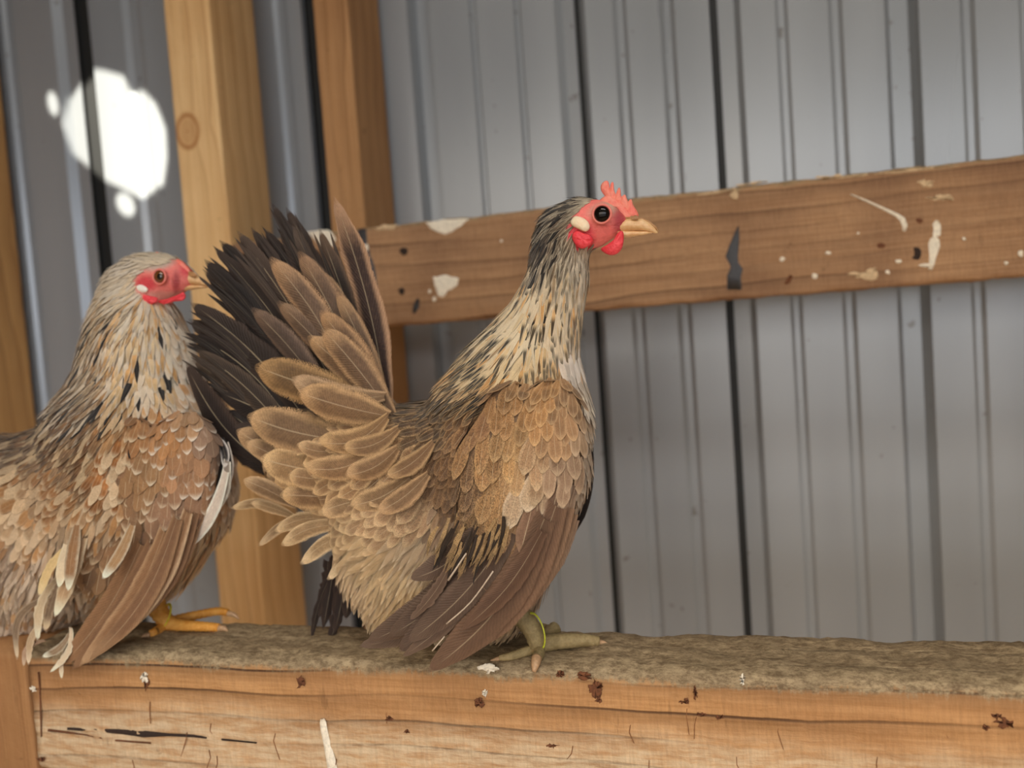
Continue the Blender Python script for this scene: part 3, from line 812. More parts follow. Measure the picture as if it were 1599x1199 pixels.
def body_material():
    m = NT('hen_skin', .6); a = m.n('Attribute'); a.attribute_name = 'skin'; o = m.obj()
    n = m.noise(o, 380., 4, .6); n2 = m.noise(o, 90., 2)
    k = m.math('ADD', .72, m.math('ADD', m.math('MULTIPLY', n, .32), m.math('MULTIPLY', n2, .22)))
    m.base(m.vmath('MULTIPLY', a.outputs['Color'], m.comb(k, k, k)))
    m.b.inputs['Subsurface Weight'].default_value = .12; m.b.inputs['Subsurface Radius'].default_value = (.003, .001, .0006)
    w = m.noise(m.scale(o, (300, 300, 700)), 1., 3, .6)
    m.bump(m.math('ADD', n, w), .0008)
    return m.m
M['body'] = body_material()
def paint_body(me, patches, base):
    n = len(me.vertices); co = np.empty(n * 3, 'f'); me.vertices.foreach_get('co', co); px = PX(co.reshape(-1, 3))
    col = np.tile([*s2l(base), 1.], (n, 1))
    for (cx, cy, rx, ry, rot, c, soft) in patches:
        dx, dy = px[:, 0] - cx, px[:, 1] - cy; a, b = math.cos(rot), math.sin(rot)
        d = np.hypot((dx * a + dy * b) / rx, (-dx * b + dy * a) / ry); f = np.clip((1 + soft - d) / (soft * 2), 0, 1)[:, None]
        f = f * f * (3 - 2 * f); col[:, :3] = col[:, :3] * (1 - f) + s2l(c) * f
    at = me.attributes.new('skin', 'FLOAT_COLOR', 'POINT'); at.data.foreach_set('color', col.astype('f').ravel())

def eye(parent, x, y, r, Y, iris, pupil=True, lid=1.35, bulge=.55):
    def dome(name, rad, fl, Yc, mat, par):
        bm = bmesh.new(); c = W(x, y, Yc); rr = rad * Yc / FPX
        bmesh.ops.create_uvsphere(bm, u_segments=32, v_segments=20, radius=1, matrix=Matrix.Translation(c) @ Matrix.Diagonal((rr, rr * fl, rr, 1)))
        me = bpy.data.meshes.new(name); bm.to_mesh(me); bm.free(); me.polygons.foreach_set('use_smooth', [True] * len(me.polygons))
        return link(name, me, mat, parent=par)
    e = dome('eye', r, bulge, Y, iris, parent)
    if pupil:
        rr = r * Y / FPX
        dome('pupil', r * .52, .30, Y - rr * bulge * .84, M['pupil'], e)
    V = []; F = []; n = 36; mm = 8; R = r * lid * Y / FPX; t = r * (lid - 1.0) * 1.05 * Y / FPX; c = np.array(W(x, y, Y - .0002))
    for i in range(n):
        a = 2 * math.pi * i / n; ex = np.array(img_dir(None, math.cos(a), math.sin(a)))
        for j in range(mm):
            b = 2 * math.pi * j / mm; V.append(c + ex * (R + t * math.cos(b)) + np.array([0, -1., 0]) * t * .9 * math.sin(b))
    for i in range(n):
        for j in range(mm): F.append((i * mm + j, i * mm + (j + 1) % mm, ((i + 1) % n) * mm + (j + 1) % mm, ((i + 1) % n) * mm + j))
    link('eyelid', mesh_from('eyelid', V, F), M['lid'], parent=parent)

def loft(name, secs, mat, parent, seg=14, label=None):
    """closed horn: sections of (px, py, Y, half height px, half depth px) joined end to end"""
    V = []; F = []
    for x, y, Y, h, d in secs:
        c = np.array(W(x, y, Y)); k = Y / FPX
        for j in range(seg):
            a = 2 * math.pi * j / seg; V.append(c + np.array(img_dir(None, 0, -1)) * h * k * math.sin(a) + np.array([0, 1., 0]) * d * k * math.cos(a))
    for i in range(len(secs) - 1):
        for j in range(seg): F.append((i * seg + j, i * seg + (j + 1) % seg, (i + 1) * seg + (j + 1) % seg, (i + 1) * seg + j))
    F.append(tuple(range(seg))[::-1]); F.append(tuple((len(secs) - 1) * seg + j for j in range(seg)))
    me = mesh_from(name, V, F)
    o = link(name, me, mat, parent=parent)
    if label: o['label'] = label
    return o
def band(name, cx, cy, Y, rx, ry, rot, r, mat, parent, tilt=.6, label=None):
    V = []; F = []; n = 32; mm = 8; c = np.array(W(cx, cy, Y)); k = Y / FPX
    for i in range(n):
        a = 2 * math.pi * i / n; ux, uy = rx * math.cos(a), ry * math.sin(a); co, si = math.cos(rot), math.sin(rot)
        e = np.array(img_dir(None, 1, 0)) * (ux * co - uy * si) * k - np.array(img_dir(None, 0, -1)) * (ux * si + uy * co) * k + np.array([0, 1., 0]) * (-math.cos(a)) * ry * tilt * k
        en = e / np.linalg.norm(e); up = np.cross(en, np.array([0, 1., 0])); up /= np.linalg.norm(up)
        for j in range(mm):
            b = 2 * math.pi * j / mm; V.append(c + e + (en * math.cos(b) + np.array([0, 1., 0]) * math.sin(b)) * r * k)
    for i in range(n):
        for j in range(mm): F.append((i * mm + j, i * mm + (j + 1) % mm, ((i + 1) % n) * mm + (j + 1) % mm, ((i + 1) % n) * mm + j))
    o = link(name, mesh_from(name, V, F), mat, parent=parent)
    if label: o['label'] = label
    return o
def fluff(F, pts, rows):
    pass

def empty(name, loc):
    o = bpy.data.objects.new(name, None); C.objects.link(o); o.location = loc; o.empty_display_size = .02; return o

# ---------------------------------------------------------------- the brown hen in the middle
HY = .486
hen = empty('hen', W(835, 1000, HY))
tag(hen, 'brown hen with raised dark fan tail and striped cream neck, standing centre on the beam', 'hen', 'bantam hens on the perch beam')

EYE_Y = HY - .0150
chains = [
    [(962, 348, 22, .8, 0), (940, 345, 33, .72, 0), (922, 350, 41, .68, 0), (905, 352, 44, .70, 0), (880, 362, 42, .8, 0), (874, 392, 44, .85, 0), (872, 430, 47, .9, 0), (860, 470, 51, .9, 0),
     (846, 510, 60, .9, 0), (828, 552, 74, .9, 0), (812, 604, 100, .9, 0), (798, 660, 125, .95, 0), (790, 720, 130, 1., 0), (772, 790, 118, 1., 0), (765, 860, 98, .95, 0), (770, 925, 68, .9, 0)],
    [(780, 700, 112, .95, 0), (700, 722, 96, .95, 0), (620, 735, 92, .95, 0), (550, 728, 84, .9, 0), (490, 712, 62, .8, 0)],
    [(640, 800, 112, .95, 0), (615, 870, 84, .95, 0), (625, 925, 62, .9, 0), (640, 965, 38, .9, 0)],
    [(600, 700, 50, .7, 0), (590, 650, 32, .6, 0)],
    [(700, 860, 100, .9, 0), (720, 930, 70, .9, 0)],
]
bmesh_hen = blobs_mesh('body', chains, HY)
FACE = [(890, 345), (902, 328), (922, 312), (945, 306), (968, 312), (984, 335), (992, 352), (985, 372), (968, 396), (938, 398), (922, 385), (905, 392), (890, 384), (888, 362)]
paint_body(bmesh_hen, [(800, 720, 260, 260, 0, (128, 98, 68), .3), (600, 900, 130, 120, 0, (196, 170, 130), .4), (860, 470, 90, 120, .2, (196, 178, 146), .3), (905, 600, 40, 90, 0, (200, 184, 160), .3),
                       (870, 350, 60, 60, 0, (92, 78, 66), .3), (940, 350, 52, 44, 0, (240, 122, 112), .10), (905, 372, 24, 26, 0, (220, 74, 80), .2), (950, 325, 30, 12, -.3, (206, 160, 140), .5),
                       (968, 345, 10, 22, 0, (170, 60, 66), .7), (940, 393, 26, 8, -.5, (196, 120, 110), .5)], (120, 92, 64))
body = link('body', bmesh_hen, M['body'], parent=hen)

CR_ = (232, 216, 184); CT = (206, 172, 126)
TAN = (186, 144, 98); TANL = (214, 178, 130); BR = (130, 98, 70); BRD = (96, 72, 54); BRL = (172, 138, 100); BUFF = (206, 176, 132)
H = 'hackle'; R_ = 'round'
rows = [
    (925, 300, -1, .15, 20, 3.6, (44, 40, 38), (120, 110, 98), (.2, .3, 0), .85, H),
    (900, 306, -1, .25, 24, 4, (40, 36, 34), (60, 54, 48), (.2, .3, 0), .85, H),
    (912, 318, -.9, .45, 20, 3, (190, 180, 158), (214, 204, 180), (.2, .2, 0), .85, H),
    (945, 302, -.9, .1, 14, 3, (196, 176, 150), (214, 200, 176), (.2, .2, 0), .85, H),
    (870, 325, -.85, .6, 30, 4.4, (48, 42, 38), (90, 82, 72), (.3, .4, .1), .85, H),
    (885, 345, -.8, .6, 30, 4, (120, 104, 86), (196, 184, 160), (.3, .5, .1), .85, H),
    (845, 350, -.6, .8, 34, 4.6, (56, 50, 44), (120, 108, 94), (.3, .5, .1), .85, H),
    (880, 385, -.35, .95, 38, 4.6, (128, 112, 92), (214, 202, 176), (.3, .5, .15), .85, H),
    (838, 385, -.45, .9, 38, 4.6, (74, 64, 56), (136, 124, 108), (.3, .5, .15), .85, H),
    (905, 402, -.15, 1, 34, 4.6, (176, 160, 134), (222, 212, 190), (.3, .3, .15), .85, H),
    (930, 405, .05, 1, 24, 4.4, (150, 130, 108), (190, 172, 150), (.3, .1, 0), .8, H),
    (945, 415, .2, 1, 20, 5, (200, 176, 160), (214, 198, 184), (.1, 0, 0), .75, R_),
    (825, 420, -.3, .95, 44, 5, (190, 174, 144), CR_, (.2, .9, .2), .85, H),
    (862, 425, -.2, 1, 46, 5, (130, 112, 88), (210, 198, 172), (.35, .6, .15), .85, H),
    (885, 440, -.1, 1, 46, 5.4, (210, 192, 158), (236, 226, 202), (.15, .6, .2), .85, H),
    (915, 450, 0, 1, 42, 5.4, (200, 186, 160), (230, 220, 200), (.1, .4, .2), .85, H),
    (810, 470, -.3, .95, 52, 5.4, (220, 202, 164), (238, 228, 200), (.1, 1, .25), .85, H),
    (850, 480, -.12, 1, 54, 5.4, (196, 174, 134), (236, 224, 196), (.15, 1, .2), .85, H),
    (890, 490, -.03, 1, 54, 5.4, (222, 198, 152), (238, 226, 200), (.1, .8, .2), .85, H),
    (785, 520, -.45, .9, 56, 5.6, (206, 188, 150), (236, 224, 194), (.15, 1, .3), .85, H),
    (830, 530, -.15, 1, 58, 5.6, (222, 200, 156), (240, 230, 202), (.1, .9, .3), .85, H),
    (870, 540, -.04, 1, 58, 5.8, (224, 196, 148), (240, 226, 198), (.1, .8, .3), .85, H),
    (900, 560, .0, 1, 44, 8, (214, 208, 200), (232, 228, 220), (0, .15, .2), .8, R_),
    (750, 570, -.65, .75, 58, 5.8, (176, 156, 118), (226, 208, 170), (.25, 1, .3), .87, H),
    (800, 580, -.3, .95, 58, 5.8, (196, 168, 120), (232, 214, 174), (.2, .9, .3), .87, H),
    (845, 575, -.1, 1, 50, 6, (206, 172, 120), (232, 210, 168), (.2, .8, .3), .87, H),
    (710, 605, -.8, .6, 58, 6, (132, 108, 78), (214, 190, 148), (.4, 1, .35), .88, H),
    (665, 630, -.85, .5, 56, 6, (112, 90, 64), (196, 170, 130), (.5, 1, .35), .88, H),
    (760, 620, -.7, .7, 54, 7, (132, 104, 72), (206, 176, 130), (.5, 1, .4), .88, H),
    (810, 615, -.25, 1, 44, 9, (160, 124, 84), (214, 180, 132), (.5, .5, .4), .9, R_),
    (860, 605, -.08, 1, 38, 10, (176, 134, 88), (216, 178, 128), (.4, .3, .4), .9, R_),
    (905, 620, .05, 1, 44, 8, (222, 210, 190), (236, 228, 212), (.05, .1, .2), .8, R_),
    (920, 680, .0, 1, 42, 8, (196, 172, 144), (222, 206, 182), (.1, .1, .3), .82, R_),
    (925, 740, -.08, 1, 44, 9, (184, 158, 130), (214, 196, 172), (.1, .1, .3), .82, R_),
    (885, 640, 0, 1, 38, 11, (168, 132, 94), (206, 174, 134), (.3, .2, .4), .9, R_),
    (845, 655, -.05, 1, 44, 14, (170, 130, 88), (206, 168, 122), (.55, 0, .4), .92, R_),
    (790, 665, -.1, 1, 50, 15, (172, 132, 90), (208, 170, 122), (.6, 0, .4), .92, R_),
    (740, 665, -.35, .9, 50, 15, (140, 106, 74), (178, 140, 98), (.6, 0, .4), .92, R_),
    (690, 655, -.8, .5, 46, 11, (112, 88, 62), (176, 146, 106), (.7, .5, .3), .9, R_),
    (655, 665, -.85, .4, 40, 11, (110, 86, 62), (180, 150, 110), (.8, .3, .3), .88, R_),
    (700, 720, -.45, .85, 44, 14, (120, 90, 62), (156, 122, 84), (.8, 0, .2), .88, R_),
    (720, 780, -.3, .95, 40, 12, (104, 80, 58), (150, 118, 84), (.8, 0, .1), .85, R_),
    (600, 640, -.55, -.8, 60, 10, (128, 100, 72), (178, 148, 108), (.5, .2, .3), .85, R_),
    (620, 690, -.85, .25, 50, 16, (156, 122, 86), (206, 172, 126), (.55, 0, .3), .86, R_),
    (570, 680, -1, .1, 64, 20, (150, 118, 84), (204, 170, 124), (.25, 0, .4), .86, R_),
    (660, 735, -.6, .7, 50, 18, (150, 116, 82), (200, 166, 122), (.55, 0, .3), .84, R_),
    (600, 750, -.75, .6, 58, 20, (150, 118, 84), (206, 174, 130), (.4, 0, .4), .84, R_),
    (540, 760, -.85, .45, 62, 20, (154, 122, 86), (212, 180, 134), (.25, 0, .4), .82, R_),
    (480, 740, -.95, .25, 64, 20, (164, 130, 92), (216, 184, 136), (.15, 0, .4), .82, R_),
    (650, 800, -.55, .8, 54, 17, (160, 130, 98), (206, 178, 138), (.45, 0, .2), .78, R_),
    (590, 820, -.75, .6, 60, 17, (166, 136, 102), (214, 186, 144), (.3, 0, .3), .78, R_),
    (530, 820, -.85, .4, 60, 16, (172, 142, 104), (218, 192, 148), (.15, 0, .3), .78, R_),
    (690, 830, -.45, .9, 60, 9, (150, 128, 106), (196, 176, 150), (.1, 0, 0), .5, H),
    (640, 860, -.6, .8, 60, 9, (176, 154, 124), (212, 194, 164), (.1, 0, 0), .45, H),
    (570, 860, -.8, .5, 56, 10, (196, 170, 130), (224, 202, 164), (.05, 0, 0), .45, H),
    (600, 910, -.45, .9, 56, 8, (206, 180, 138), (228, 208, 170), (0, 0, 0), .35, H),
    (640, 940, -.35, .95, 50, 8, (210, 186, 144), (230, 210, 174), (0, 0, 0), .35, H),
    (560, 920, -.5, .9, 50, 7, (196, 172, 136), (222, 204, 172), (0, 0, 0), .35, H),
    (720, 900, -.4, .9, 56, 10, (150, 122, 94), (190, 164, 132), (.1, 0, 0), .5, H),
    (830, 880, -.25, 1, 56, 9, (158, 128, 100), (200, 176, 148), (.1, 0, .1), .5, H),
    (870, 830, -.3, 1, 56, 10, (170, 144, 118), (206, 186, 160), (.1, 0, .1), .6, H),
    (790, 960, -.2, 1, 40, 8, (170, 138, 96), (204, 176, 134), (0, 0, 0), .45, H),
]
fld = Field(rows)
P, N = sample_surface(bmesh_hen, 60000)
neck_keep = lambda pix, P, N: pix[:, 1] < 598 - (pix[:, 0] - 850) * .12
def neck_vary(px, ca, cb, par):
    par = np.array(par); t = min(1, max(0, (px[1] - 400) / 60)); k = rng.random()
    par[1] *= (1 - t) + t * (1.0 if k < .5 else .1 * rng.random())
    if px[1] > 400 and rng.random() < .6: ca = ca * .2 + cb * .8
    if px[1] > 430: ca = ca * np.array([1.28, 1.25, 1.22]); cb = cb * np.array([1.28, 1.25, 1.22]); ca = ca * min(1, .86 / ca.max()); cb = cb * min(1, .88 / cb.max())
    if px[1] < 440 and px[0] < 905:
        q = rng.random()
        if q < .30: ca = s2l((150, 134, 112)); cb = s2l((222, 208, 182))
        elif q < .55 and px[0] < 880: ca = cb = s2l((40, 34, 30))
    if px[1] > 440 and rng.random() < .12: ca = ca * np.array([.95, .72, .48])
    return ca, cb, par
F1 = plumage(bmesh_hen, fld, P, N, HY, .42, [FACE], neck_keep, lift=(.06, .14), ragged=.05, colvar=.12, mix=.7, vary=neck_vary)
F1.build('neck_hackle', hen, 'cream neck feathers with black streaks')
F2 = plumage(bmesh_hen, fld, P, N, HY, .50, [FACE], lambda pix, P, N: ~neck_keep(pix, P, N), lift=(.10, .22), mix=.6)
F2.build('body_plumage', hen)

# tail: each quill a part of its own
DK = (62, 50, 44); DK2 = (84, 70, 62); DKB = (40, 30, 26); GR = (108, 92, 80)
GAIN[0] = np.array([.62, .57, .54])
tails = [  # tip, base, half width, depth at tip, centre, rim, bend, raggedness, one-sided light rim
    ((521, 306), (606, 640), 27, .010, (58, 44, 40), (178, 146, 118), .035, .10),
    ((498, 356), (588, 640), 22, .014, (74, 62, 54), (140, 116, 94), .02, .18),
    ((446, 322), (570, 620), 25, .016, DK2, (92, 76, 66), .02, .22),
    ((424, 316), (556, 620), 25, .012, DK, DK2, .03, .22),
    ((456, 350), (560, 610), 20, .000, (104, 90, 80), (124, 108, 94), .02, .2),
    ((412, 356), (552, 625), 25, .016, DK, DK2, .03, .25),
    ((391, 354), (540, 625), 22, .006, DK2, (90, 76, 66), .03, .22),
    ((370, 360), (536, 632), 26, .000, (92, 78, 68), (110, 94, 82), .03, .22),
    ((342, 374), (520, 640), 24, .012, DKB, DK, .05, .3),
    ((333, 384), (515, 646), 24, .008, DK, DK2, .05, .3),
    ((318, 404), (505, 650), 26, .004, DKB, DK, .05, .3),
    ((316, 420), (500, 656), 26, .010, DK, DK2, .05, .3),
    ((297, 472), (486, 668), 32, .002, (58, 47, 41), DK2, .06, .16),
    ((294, 498), (478, 676), 28, .008, DK, DK2, .07, .2),
    ((301, 520), (470, 686), 26, .004, DKB, DK, .08, .2),
    ((306, 545), (462, 694), 22, .000, (74, 62, 52), (110, 94, 78), .05, .12),
    ((300, 562), (454, 706), 20, .004, (62, 50, 42), (118, 100, 80), .05, .12),
    ((289, 566), (440, 742), 27, -.004, (52, 38, 32), (84, 66, 54), -.10, .05),
    ((340, 612), (500, 700), 26, .002, DKB, DK, .04, .1),
    ((362, 664), (520, 712), 24, .000, DK, DK2, .0, .08),
    ((352, 640), (500, 722), 24, .004, DKB, DK, -.04, .1),
    ((296, 590), (450, 750), 26, .002, DKB, (60, 46, 38), -.08, .05),
]
for i, (tp, bs, hw, dy, ca, cb, bd, rg) in enumerate(tails):
    hw *= 1.12; F = Feathers(); GAIN[0] = np.array([1.05, .95, .86]) if i == 0 else np.array([.50, .45, .42]); quill(F, tp, bs, hw, HY - .002, HY + dy - .004, ca, cb, (.12, 0, .35), .88, 'tail', bd, 0, (rng.uniform(-.15, .15), -1, rng.uniform(-.1, .1)), rg, 18, .12)
    for k in range(5):      # split, torn webs near the tip
        jx, jy = rng.uniform(-19, 17), rng.uniform(-4, 40)
        if rg > .1: quill(F, (tp[0] + jx, tp[1] + jy), (tp[0] + (bs[0] - tp[0]) * .55 + jx * .4, tp[1] + (bs[1] - tp[1]) * .55), hw * rng.uniform(.18, .38), HY - .002 + dy * .6, HY + dy - .004 - .001 * k, ca, cb, (.12, 0, .2), .85, 'hackle', bd, 0, (rng.uniform(-.3, .3), -1, 0), .15, 12, .1, .8)
    F.build('tail_feather', hen)
# far side of the fan
for i, (tp, bs, hw, dy, ca, cb, bd, rg) in enumerate(tails[3:17:2]):
    F = Feathers(); quill(F, (tp[0] + 26, tp[1] + 22), bs, hw, HY + .006, HY + .014, DKB, DK, (.1, 0, .3), .88, 'tail', bd, 0, (.1, -1, .1), rg, 18, .12)
    F.build('tail_feather', hen)
GAIN[0] = np.array([.98, .91, .85])
covs = [  # paler coverts that cover the roots of the tail
    ((425, 402), (548, 612), 26, -.016, (120, 98, 80), (186, 152, 116), .06), ((470, 392), (572, 612), 24, -.012, (110, 90, 74), (160, 130, 102), .03), ((436, 470), (560, 626), 22, -.014, (112, 92, 76), (150, 124, 98), .05),
    ((396, 480), (520, 640), 24, -.010, (96, 80, 70), (124, 104, 88), .05), ((500, 420), (596, 628), 20, -.010, (112, 92, 74), (166, 136, 104), .02), ((528, 455), (606, 640), 17, -.013, (120, 98, 78), (180, 148, 112), .02),
    ((502, 484), (600, 630), 25, -.018, (132, 104, 78), (190, 154, 114), .03), ((483, 524), (594, 640), 26, -.020, (138, 110, 82), (200, 166, 124), .04), ((505, 512), (612, 648), 25, -.022, (124, 98, 74), (192, 158, 118), .02),
    ((400, 572), (560, 622), 34, -.024, (126, 98, 62), (176, 142, 96), -.02), ((456, 592), (600, 618), 24, -.027, (150, 122, 92), (196, 166, 130), -.10), ((466, 612), (606, 650), 31, -.031, (148, 116, 82), (206, 170, 124), -.02),
    ((388, 650), (545, 688), 37, -.029, (136, 108, 78), (200, 166, 122), -.04), ((370, 672), (470, 722), 24, -.020, (140, 112, 82), (190, 158, 118), -.02), ((384, 690), (480, 740), 20, -.024, (150, 120, 88), (206, 174, 132), .02),
    ((498, 690), (604, 650), 22, -.038, (160, 126, 88), (212, 178, 130), -.16), ((464, 694), (540, 700), 15, -.036, (170, 136, 98), (218, 186, 142), -.1), ((536, 700), (622, 668), 18, -.041, (152, 120, 86), (206, 172, 126), -.12),
    ((408, 716), (530, 738), 34, -.034, (170, 136, 94), (220, 188, 140), -.03), ((380, 748), (462, 790), 17, -.020, (150, 122, 90), (206, 176, 136), .03), ((392, 784), (462, 808), 10, -.014, (176, 146, 106), (220, 192, 150), .03),
    ((362, 792), (456, 812), 10, -.012, (176, 146, 106), (222, 196, 154), .16), ((476, 730), (590, 700), 22, -.041, (158, 124, 88), (210, 176, 130), -.12), ((438, 772), (552, 782), 26, -.034, (146, 114, 80), (212, 180, 134), .02),
    ((430, 828), (520, 812), 13, -.026, (178, 148, 108), (224, 198, 156), .10), ((404, 852), (500, 822), 10, -.016, (160, 132, 98), (206, 180, 142), .18), ((440, 850), (540, 820), 15, -.026, (182, 152, 112), (226, 200, 158), .10),
    ((470, 880), (570, 836), 14, -.028, (186, 158, 118), (228, 204, 164), .12), ((512, 905), (600, 850), 12, -.028, (190, 164, 126), (228, 206, 168), .14), ((540, 742), (620, 700), 20, -.046, (152, 120, 86), (208, 174, 130), -.10),
    ((548, 790), (640, 745), 22, -.046, (152, 122, 88), (210, 178, 134), -.08), ((500, 800), (600, 776), 22, -.042, (158, 128, 92), (214, 182, 138), .04), ((590, 800), (668, 740), 18, -.050, (150, 120, 88), (206, 172, 130), -.06),
    ((604, 744), (676, 690), 16, -.048, (146, 114, 82), (200, 168, 124), -.08), ((450, 742), (520, 752), 20, -.036, (164, 130, 92), (216, 184, 138), 0),
]
for tp, bs, hw, dy, ca, cb, bd in covs:
    F = Feathers(); quill(F, tp, bs, hw * 1.15, HY + dy + .004, HY + dy, tuple(v * .88 for v in ca), cb, (.25, 0, .28), .80, 'round', bd, 0, (rng.uniform(-.25, .1), -1, rng.uniform(-.1, .35)), .05, 14, .30, .3, .03, .0)
    F.build('tail_covert', hen)

# near wing: a smooth hand with covert rows, and the loose flight feathers hanging from it
wing_me = blobs_mesh('wing', [[(862, 640, 50, .34, -.042), (840, 720, 72, .30, -.048), (812, 800, 66, .28, -.050), (780, 860, 44, .26, -.050)],
                              [(800, 650, 52, .32, -.044), (770, 720, 56, .30, -.049), (750, 790, 42, .28, -.050)]], HY, .0022, 10)
paint_body(wing_me, [], (120, 92, 66))
wing = link('wing', wing_me, M['body'], parent=hen)
GAIN[0] = np.array([.74, .69, .66])
flights = [  # tip, base, half width, depth at tip, colours, bend, raggedness
    ((572, 1004), (742, 850), 30, -.050, (96, 76, 62), (110, 90, 74), -.10, .03),
    ((606, 994), (760, 840), 30, -.052, (90, 70, 58), (108, 88, 72), -.08, .03),
    ((640, 905), (742, 830), 24, -.054, (104, 84, 70), (120, 100, 84), -.10, .05),
    ((560, 1010), (726, 900), 22, -.046, (106, 88, 74), (124, 104, 88), -.12, .03),
    ((622, 1018), (780, 850), 34, -.055, (88, 68, 56), (104, 84, 70), -.06, .04),
    ((636, 1004), (796, 830), 28, -.057, (98, 78, 64), (116, 96, 80), -.05, .04),
    ((628, 1026), (760, 905), 16, -.056, (104, 84, 70), (128, 106, 88), -.04, .12),
    ((668, 1050), (850, 810), 34, -.058, (112, 86, 66), (126, 98, 76), -.08, .06),
    ((692, 1036), (868, 790), 34, -.056, (118, 90, 70), (140, 110, 86), -.09, .05),
    ((700, 1022), (884, 790), 28, -.052, (126, 98, 76), (156, 126, 100), -.10, .04),
    ((742, 990), (892, 800), 22, -.046, (134, 106, 84), (170, 140, 112), -.09, .04),
    ((784, 962), (896, 810), 18, -.040, (146, 118, 96), (184, 156, 130), -.07, .04),
    ((720, 985), (846, 830), 20, -.061, (102, 76, 58), (122, 94, 74), -.06, .14),
    ((640, 968), (704, 880), 12, -.060, (112, 90, 74), (130, 108, 90), -.05, .25),
]
for tp, bs, hw, dy, ca, cb, bd, rg in flights:
    F = Feathers(); quill(F, tp, bs, hw, HY + dy, HY + dy - .003, ca, cb, (.12, 0, .25), .93, 'tail', bd, 0, (.12, -1, rng.uniform(-.1, .1)), rg, 20, .14, .55)
    F.build('flight_feather', wing)
WROWS = [
    (862, 600, -.08, 1, 36, 10, (176, 134, 88), (220, 182, 132), (.35, .3, .4), .9, R_), (885, 625, .02, 1, 36, 10, (150, 118, 86), (206, 174, 134), (.3, .2, .4), .9, R_),
    (820, 600, -.2, 1, 38, 11, (160, 122, 80), (218, 182, 134), (.45, .4, .4), .9, R_), (905, 680, .0, 1, 40, 11, (166, 138, 108), (206, 180, 150), (.2, .1, .4), .9, R_),
    (840, 640, -.02, 1, 42, 13, (172, 130, 84), (214, 174, 124), (.4, .1, .45), .92, R_), (870, 670, 0, 1, 42, 13, (162, 126, 90), (206, 170, 128), (.3, .1, .45), .92, R_),
    (790, 640, -.1, 1, 46, 14, (166, 126, 82), (208, 168, 120), (.6, 0, .4), .92, R_), (745, 650, -.25, 1, 50, 15, (136, 102, 72), (172, 136, 96), (.5, 0, .4), .92, R_),
    (760, 700, -.1, 1, 60, 16, (176, 136, 92), (206, 168, 118), (.7, 0, .35), .92, R_), (800, 710, -.05, 1, 54, 15, (184, 146, 98), (216, 182, 132), (.6, 0, .35), .92, R_),
    (840, 715, -.02, 1, 48, 14, (174, 142, 108), (210, 184, 148), (.45, 0, .4), .92, R_), (880, 730, 0, 1, 50, 14, (156, 130, 106), (196, 172, 144), (.25, 0, .5), .92, R_),
    (815, 760, -.08, 1, 52, 17, (190, 166, 136), (222, 204, 176), (.4, 0, .4), .92, R_), (770, 770, -.12, 1, 64, 17, (180, 142, 96), (204, 168, 120), (.7, 0, .3), .92, R_),
    (860, 790, -.08, 1, 66, 17, (128, 100, 80), (160, 132, 108), (.25, 0, .6), .94, R_), (890, 790, -.1, 1, 66, 13, (160, 134, 112), (200, 178, 152), (.15, 0, .5), .92, R_),
    (825, 830, -.15, 1, 72, 18, (126, 98, 78), (150, 120, 96), (.3, 0, .6), .94, R_), (775, 840, -.2, 1, 70, 16, (166, 130, 92), (190, 154, 112), (.7, 0, .3), .9, R_),
    (735, 820, -.5, .8, 44, 9, (150, 118, 82), (206, 174, 126), (.9, .3, .1), .8, R_), (745, 760, -.25, 1, 50, 13, (130, 102, 74), (176, 144, 106), (.9, 0, .2), .88, R_),
    (720, 860, -.7, .7, 36, 6, (186, 152, 106), (214, 182, 134), (.9, .9, .1), .75, R_), (800, 880, -.25, 1, 66, 15, (130, 100, 78), (150, 120, 94), (.3, 0, .5), .92, R_),
]
WROWS = [r if r[1] < 650 else r[:4] + (r[4] * 1.22,) + r[5:] for r in WROWS]
wf = Field(WROWS)
P, N = sample_surface(wing_me, 16000)
plumage(wing_me, wf, P, N, HY, .62, None, lambda pix, P, N: N[:, 1] < .35, lift=(.05, .14), ragged=.08, mix=.6, colvar=.16, sideoff=.35).build('wing_coverts', wing)
# the far wing shows as a dark edge beyond the breast
fw = Feathers()
far_wing = None
for tp, bs, hw in (((882, 850), (918, 700), 15), ((880, 842), (908, 690), 16), ((872, 835), (900, 690), 16)):
    quill(fw, tp, bs, hw, HY + .040, HY + .032, (46, 36, 32), (58, 46, 40), (.1, 0, .2), .96, 'tail', -.14, 0, (-.75, -.65, 0), .02, 14, .2, .8)
fw.build('far_wing', hen, 'dark edge of the far wing')
# broken dark feathers hanging behind the fluff
for tp, bs, hw in (((486, 1000), (520, 890), 9), ((512, 1018), (528, 875), 14), ((522, 990), (538, 868), 18), ((498, 966), (512, 876), 12), ((540, 968), (546, 870), 18), ((504, 984), (524, 870), 16)):
    F = Feathers(); quill(F, tp, bs, hw, HY + .004, HY + .002, (48, 36, 32), (70, 54, 46), (.3, 0, .2), .85, 'tail', rng.uniform(-.06, .06), 0, (.5, -1, 0), .3, 16, .5, .8); F.build('vent_feather', hen)

